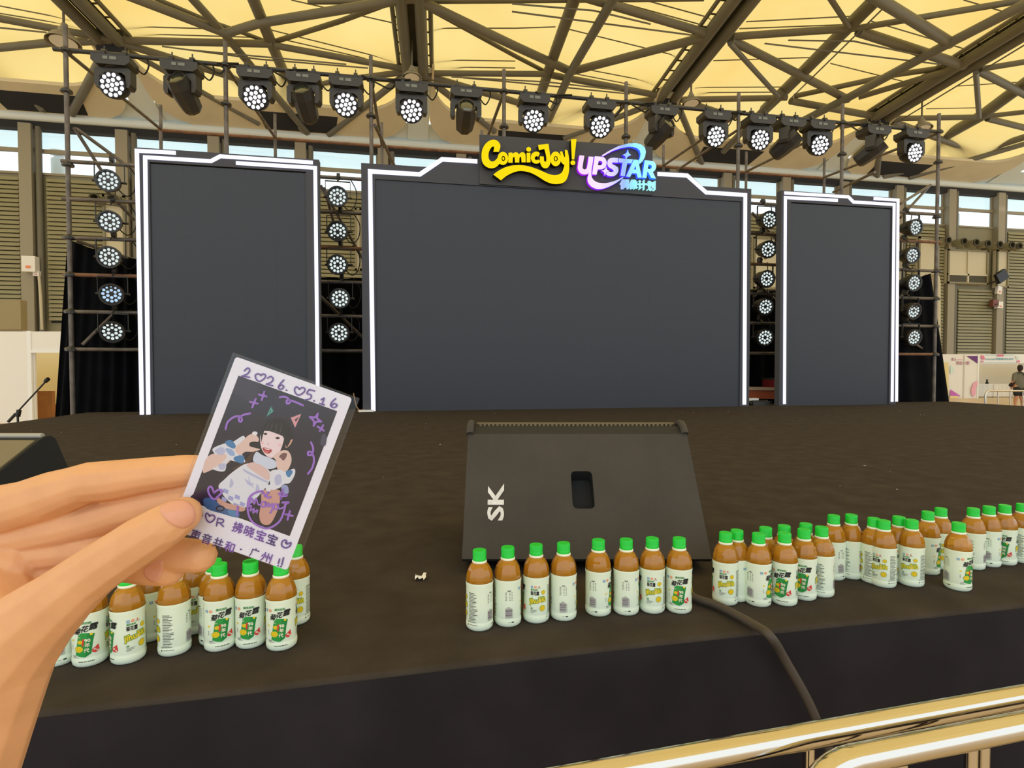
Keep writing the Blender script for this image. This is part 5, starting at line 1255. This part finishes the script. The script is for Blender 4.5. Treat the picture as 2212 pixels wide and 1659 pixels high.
shape([(704, 735), (735, 738), (770, 752), (755, 775), (728, 778), (708, 758)], (176, 62, 70)); shape([(716, 756), (745, 760), (738, 778), (722, 774)], (214, 110, 116)); shape([(712, 740), (735, 742), (758, 750), (735, 750)], (244, 236, 238))
ell(700, 700, 12, 10, (240, 196, 206)); ell(826, 716, 14, 10, (240, 196, 206))
# right hand, sleeve, arm
shape([(700, 1050), (780, 1040), (834, 1060), (815, 1180), (760, 1290), (700, 1292), (678, 1235), (692, 1130)], (206, 158, 148))
shape([(782, 800), (830, 760), (880, 755), (908, 790), (912, 840), (884, 900), (842, 925), (806, 880), (800, 830)], SKN); shape([(822, 800), (850, 775), (880, 780), (872, 810), (852, 830), (838, 815)], (120, 84, 84))
shape([(764, 905), (830, 896), (872, 912), (932, 888), (938, 930), (902, 992), (860, 1000), (842, 1020), (768, 1042), (756, 960)], WHT); shape([(874, 905), (922, 905), (900, 950), (878, 940)], BLU); shape([(790, 950), (830, 930), (840, 990), (800, 1010)], LAV); shape([(725, 1010), (765, 1010), (760, 1050), (730, 1050)], WHT); shape([(840, 1010), (885, 1015), (890, 1070), (850, 1060)], (150, 160, 210))
shape([(1140, 640), (1170, 650), (1160, 720), (1125, 710)], (72, 70, 92))
for c, s in img.items(): s.build('picture', ink(c), pap, fixn=False)
PUR = mat('purple_marker', (158, 112, 214), .4); PUR2 = mat('purple_pen', (110, 84, 160), .4)
pen = {0: MB(), 1: MB()}
def pn(pts, w_=17, which=0, closed=False, k=5):
    q = catmull(pts + ([pts[0]] if closed else []), k) if len(pts) > 2 else pts
    d = .00062+random.random()*.00001
    P3 = ribbon([(a[0], a[1]) for a in q], w_)
    L, Rr = P3[1], P3[2]; n = len(L)
    s = pen[which]; s.add([ck(*v, d) for v in list(L)+list(Rr)], [(i, i+1, n+i+1, n+i) for i in range(n-1)])
    for e in (q[0], q[-1]): s.add([ck(e[0]+w_/2*cos(a*pi/5), e[1]+w_/2*sin(a*pi/5), d) for a in range(10)], [tuple(range(10))])
D = 11
for ln in ([(568, 172), (592, 152), (607, 168), (588, 196), (548, 212)], [(548, 212), (606, 220)], [(690, 205), (668, 194), (648, 206), (655, 235), (680, 250), (716, 226), (722, 204), (704, 196), (688, 208)], [(738, 226), (762, 214), (778, 232), (764, 256), (728, 270)], [(728, 270), (776, 282)],
           [(856, 240), (830, 268), (816, 296), (836, 308), (856, 290), (840, 276), (820, 288)], [(874, 314), (878, 316)], [(972, 306), (950, 290), (935, 306), (942, 335), (966, 350), (1002, 330), (1010, 304), (990, 295), (970, 308)], [(1082, 320), (1042, 310)], [(1042, 310), (1026, 338), (1056, 350), (1050, 376), (1010, 386)], [(1076, 392), (1080, 393)],
           [(1130, 386), (1152, 372), (1136, 416)], [(1118, 412), (1152, 422)], [(1236, 376), (1206, 404), (1200, 430), (1226, 442), (1246, 424), (1226, 412), (1206, 426)],
           [(262, 1205), (258, 1235)], [(312, 1232), (298, 1215), (285, 1228), (292, 1262), (318, 1282), (348, 1258), (350, 1238), (332, 1228), (312, 1236)], [(374, 1252), (364, 1306)], [(374, 1252), (412, 1262), (408, 1282), (370, 1284)], [(385, 1284), (414, 1312)],
           [(868, 1428), (880, 1440), (908, 1430), (900, 1455), (870, 1468), (842, 1452), (846, 1420), (872, 1412), (878, 1434)], [(826, 1550), (816, 1582)], [(854, 1540), (842, 1592)], [(814, 1598), (816, 1600)], [(834, 1604), (837, 1605)], [(540, 1478), (544, 1480)]): pn(ln, D, 1)
for ln in ([(675, 346), (731, 360)], [(714, 325), (696, 386)], [(610, 400), (666, 413)], [(652, 378), (626, 440)], [(432, 600), (446, 550), (490, 512), (532, 506), (552, 530), (538, 546), (528, 522), (560, 496), (612, 484)], [(828, 366), (860, 362), (892, 378), (902, 404), (880, 412), (884, 386), (940, 400), (998, 426)],
           [(1106, 486), (1102, 520), (1132, 544)], [(1132, 544), (1096, 546), (1076, 576)], [(1076, 576), (1076, 540), (1046, 510)], [(1046, 510), (1086, 512), (1106, 486)], [(1104, 580), (1150, 610)], [(1146, 570), (1120, 614)], [(1056, 696), (1072, 740), (1064, 782), (1036, 788), (1036, 766), (1062, 772), (1078, 820), (1066, 880), (1034, 926)],
           [(346, 1062), (326, 1020), (304, 1036), (312, 1076), (346, 1112), (386, 1082), (406, 1050), (376, 1044), (346, 1066)], [(700, 1052), (640, 1068), (600, 1112), (594, 1200), (630, 1280), (730, 1326), (820, 1280), (858, 1200), (866, 1150)], [(866, 1150), (894, 1134), (846, 1136)], [(868, 1222), (922, 1234)], [(902, 1198), (884, 1262)],
           [(852, 1040), (846, 1068), (882, 1086), (846, 1090), (832, 1112), (836, 1086), (820, 1072), (846, 1066)], [(520, 1168), (516, 1228)], [(700, 1062), (740, 1100), (760, 1096)], [(718, 1090), (746, 1062)]): pn(ln, 15, 0)
for ln in ([(606, 1152), (622, 1104), (640, 1148), (654, 1106), (670, 1150), (690, 1152)], [(722, 1132), (696, 1134), (692, 1164), (716, 1166), (724, 1132), (730, 1166), (744, 1150)], [(744, 1138), (750, 1166), (772, 1144), (770, 1190), (756, 1214)], [(812, 1150), (786, 1150), (786, 1184), (808, 1180), (816, 1150), (824, 1182), (870, 1164)], [(592, 1170), (620, 1160), (610, 1196), (640, 1180), (632, 1212), (664, 1190), (660, 1212)]): pn(ln, 12, 0)
ex = Vector((853, 304)).normalized(); ey2 = Vector((ex.y, -ex.x))
def ctext(body, x, y, w_, h_, off, which):
    vs2, fs2 = text_fit(body, 0, 0, w_, h_, off)
    P3 = []
    for v in vs2:
        q = Vector((x, y)) + ex*v[0] + ey2*v[1]; P3.append(ck(q.x, q.y, .00064))
    pen[which].add(P3, fs2)
for i, (ch, wh) in enumerate(zip('拂晓宝宝', (0, 0, 0, 1))): ctext(ch, 470+i*84, 1345+i*29, 76, 80, .02, wh)
for i, (ch, wh) in enumerate(zip('声音共和', (1, 1, 1, 0))): ctext(ch, 162+i*83, 1398+i*29, 74, 76, .018, wh)
ctext('广', 600, 1528, 62, 72, .012, 1); ctext('州', 678, 1560, 80, 74, .012, 0)
pen[0].build('marker_drawing', PUR, pap, fixn=False); pen[1].build('pen_writing', PUR2, pap, fixn=False)

# ---- the hand
def hp(px, py, dz, r):
    zc = ZK + dz/1000; return (at(px, py, zc), r*zc/F)
thumb = [hp(398, 1109, -9.6, 37), hp(385, 1117, -10.5, 42), hp(350, 1140, -12.5, 49), hp(303, 1168, -13, 53), hp(270, 1190, -13, 54), hp(238, 1211, -13, 55), hp(185, 1248, -12, 59), hp(130, 1294, -11, 68), hp(70, 1345, -8, 84), hp(10, 1410, -4, 100)]
wrist = [hp(10, 1410, -4, 100), hp(-25, 1490, 0, 106), hp(-62, 1590, 2, 110), hp(-110, 1720, 4, 116), hp(-170, 1900, 8, 125)]
index = [hp(-80, 1135, 19, 62), hp(-10, 1105, 18, 56), hp(45, 1092, 17, 53), hp(105, 1073, 16, 54), hp(150, 1057, 14, 48), hp(190, 1043, 13, 45), hp(250, 1037, 12, 44), hp(325, 1026, 10.5, 39), hp(400, 1017, 9, 35), hp(452, 1013, 8, 30)]
middle = [hp(-60, 1180, 24, 60), hp(60, 1155, 24, 48), hp(130, 1142, 22, 45), hp(190, 1128, 21, 41), hp(262, 1107, 19, 38), hp(340, 1090, 15, 36), hp(430, 1075, 10, 32), hp(470, 1068, 9, 28)]
ringf = [hp(-40, 1230, 26, 60), hp(80, 1195, 25, 46), hp(165, 1188, 24, 42), hp(240, 1190, 22, 40), hp(330, 1193, 17, 38), hp(400, 1199, 11.5, 37), hp(431, 1201, 10, 36)]
pinky = [hp(-40, 1290, 24, 60), hp(80, 1245, 26, 44), hp(170, 1235, 26, 38), hp(265, 1220, 22, 36), hp(325, 1228, 17, 36), hp(364, 1232, 15, 34)]
palm = [[hp(-90, 1180, 24, 90), hp(-90, 1300, 20, 110), hp(-90, 1440, 12, 120)], [hp(-20, 1215, 22, 66), hp(40, 1225, 20, 52)], [hp(-20, 1290, 14, 90), hp(20, 1350, 6, 90)], [hp(-90, 1440, 12, 120), hp(-120, 1600, 10, 120)]]
hm = blob([thumb, wrist, index, middle, ringf, pinky] + palm, .0007, 6, .1)
hm.materials.append(M['skin'])
hb = at(-20, 1500, ZK)
hand = link_mesh('hand', hm); tag(hand, 'bare left hand reaching in from the lower left, gripping the instant photo', 'hand')
bv = BVHTree.FromPolygons([v.co for v in hm.vertices], [tuple(p.vertices) for p in hm.polygons])
def nail(outline, nm, lift=.0004):
    q = catmull(outline, 4, True); c2 = Vector((sum(a[0] for a in q)/len(q), sum(a[1] for a in q)/len(q)))
    s = MB(); vs2 = []; n = len(q); rings = 5
    def hit(px, py, off):
        d = ray(px, py).normalized(); h = bv.ray_cast(C0, d)
        if h[0] is None: return at(px, py, ZK-.01)
        nn = h[1] if h[1].dot(d) < 0 else -h[1]
        return h[0] + nn*off
    for r_ in range(rings+1):
        f = 1 - r_/rings*.98
        for (x, y) in q:
            off = -.0003 if r_ == 0 else lift + .00025*(1-f)
            f2 = 1 if r_ == 0 else min(1, f+.14)
            vs2.append(hit(c2.x+(x-c2.x)*f2, c2.y+(y-c2.y)*f2, off))
    fs2 = [(r_*n+i, r_*n+(i+1) % n, (r_+1)*n+(i+1) % n, (r_+1)*n+i) for r_ in range(rings) for i in range(n)] + [tuple(rings*n+i for i in range(n))]
    s.add(vs2, fs2); return s.build(nm, M['nail'], hand, smooth='all')
nail([(346, 1098), (362, 1084), (388, 1078), (412, 1086), (423, 1106), (420, 1128), (399, 1142), (372, 1135), (352, 1116)], 'thumbnail')
nail([(310, 1234), (330, 1216), (350, 1210), (352, 1232), (340, 1256), (322, 1254)], 'fingernail')
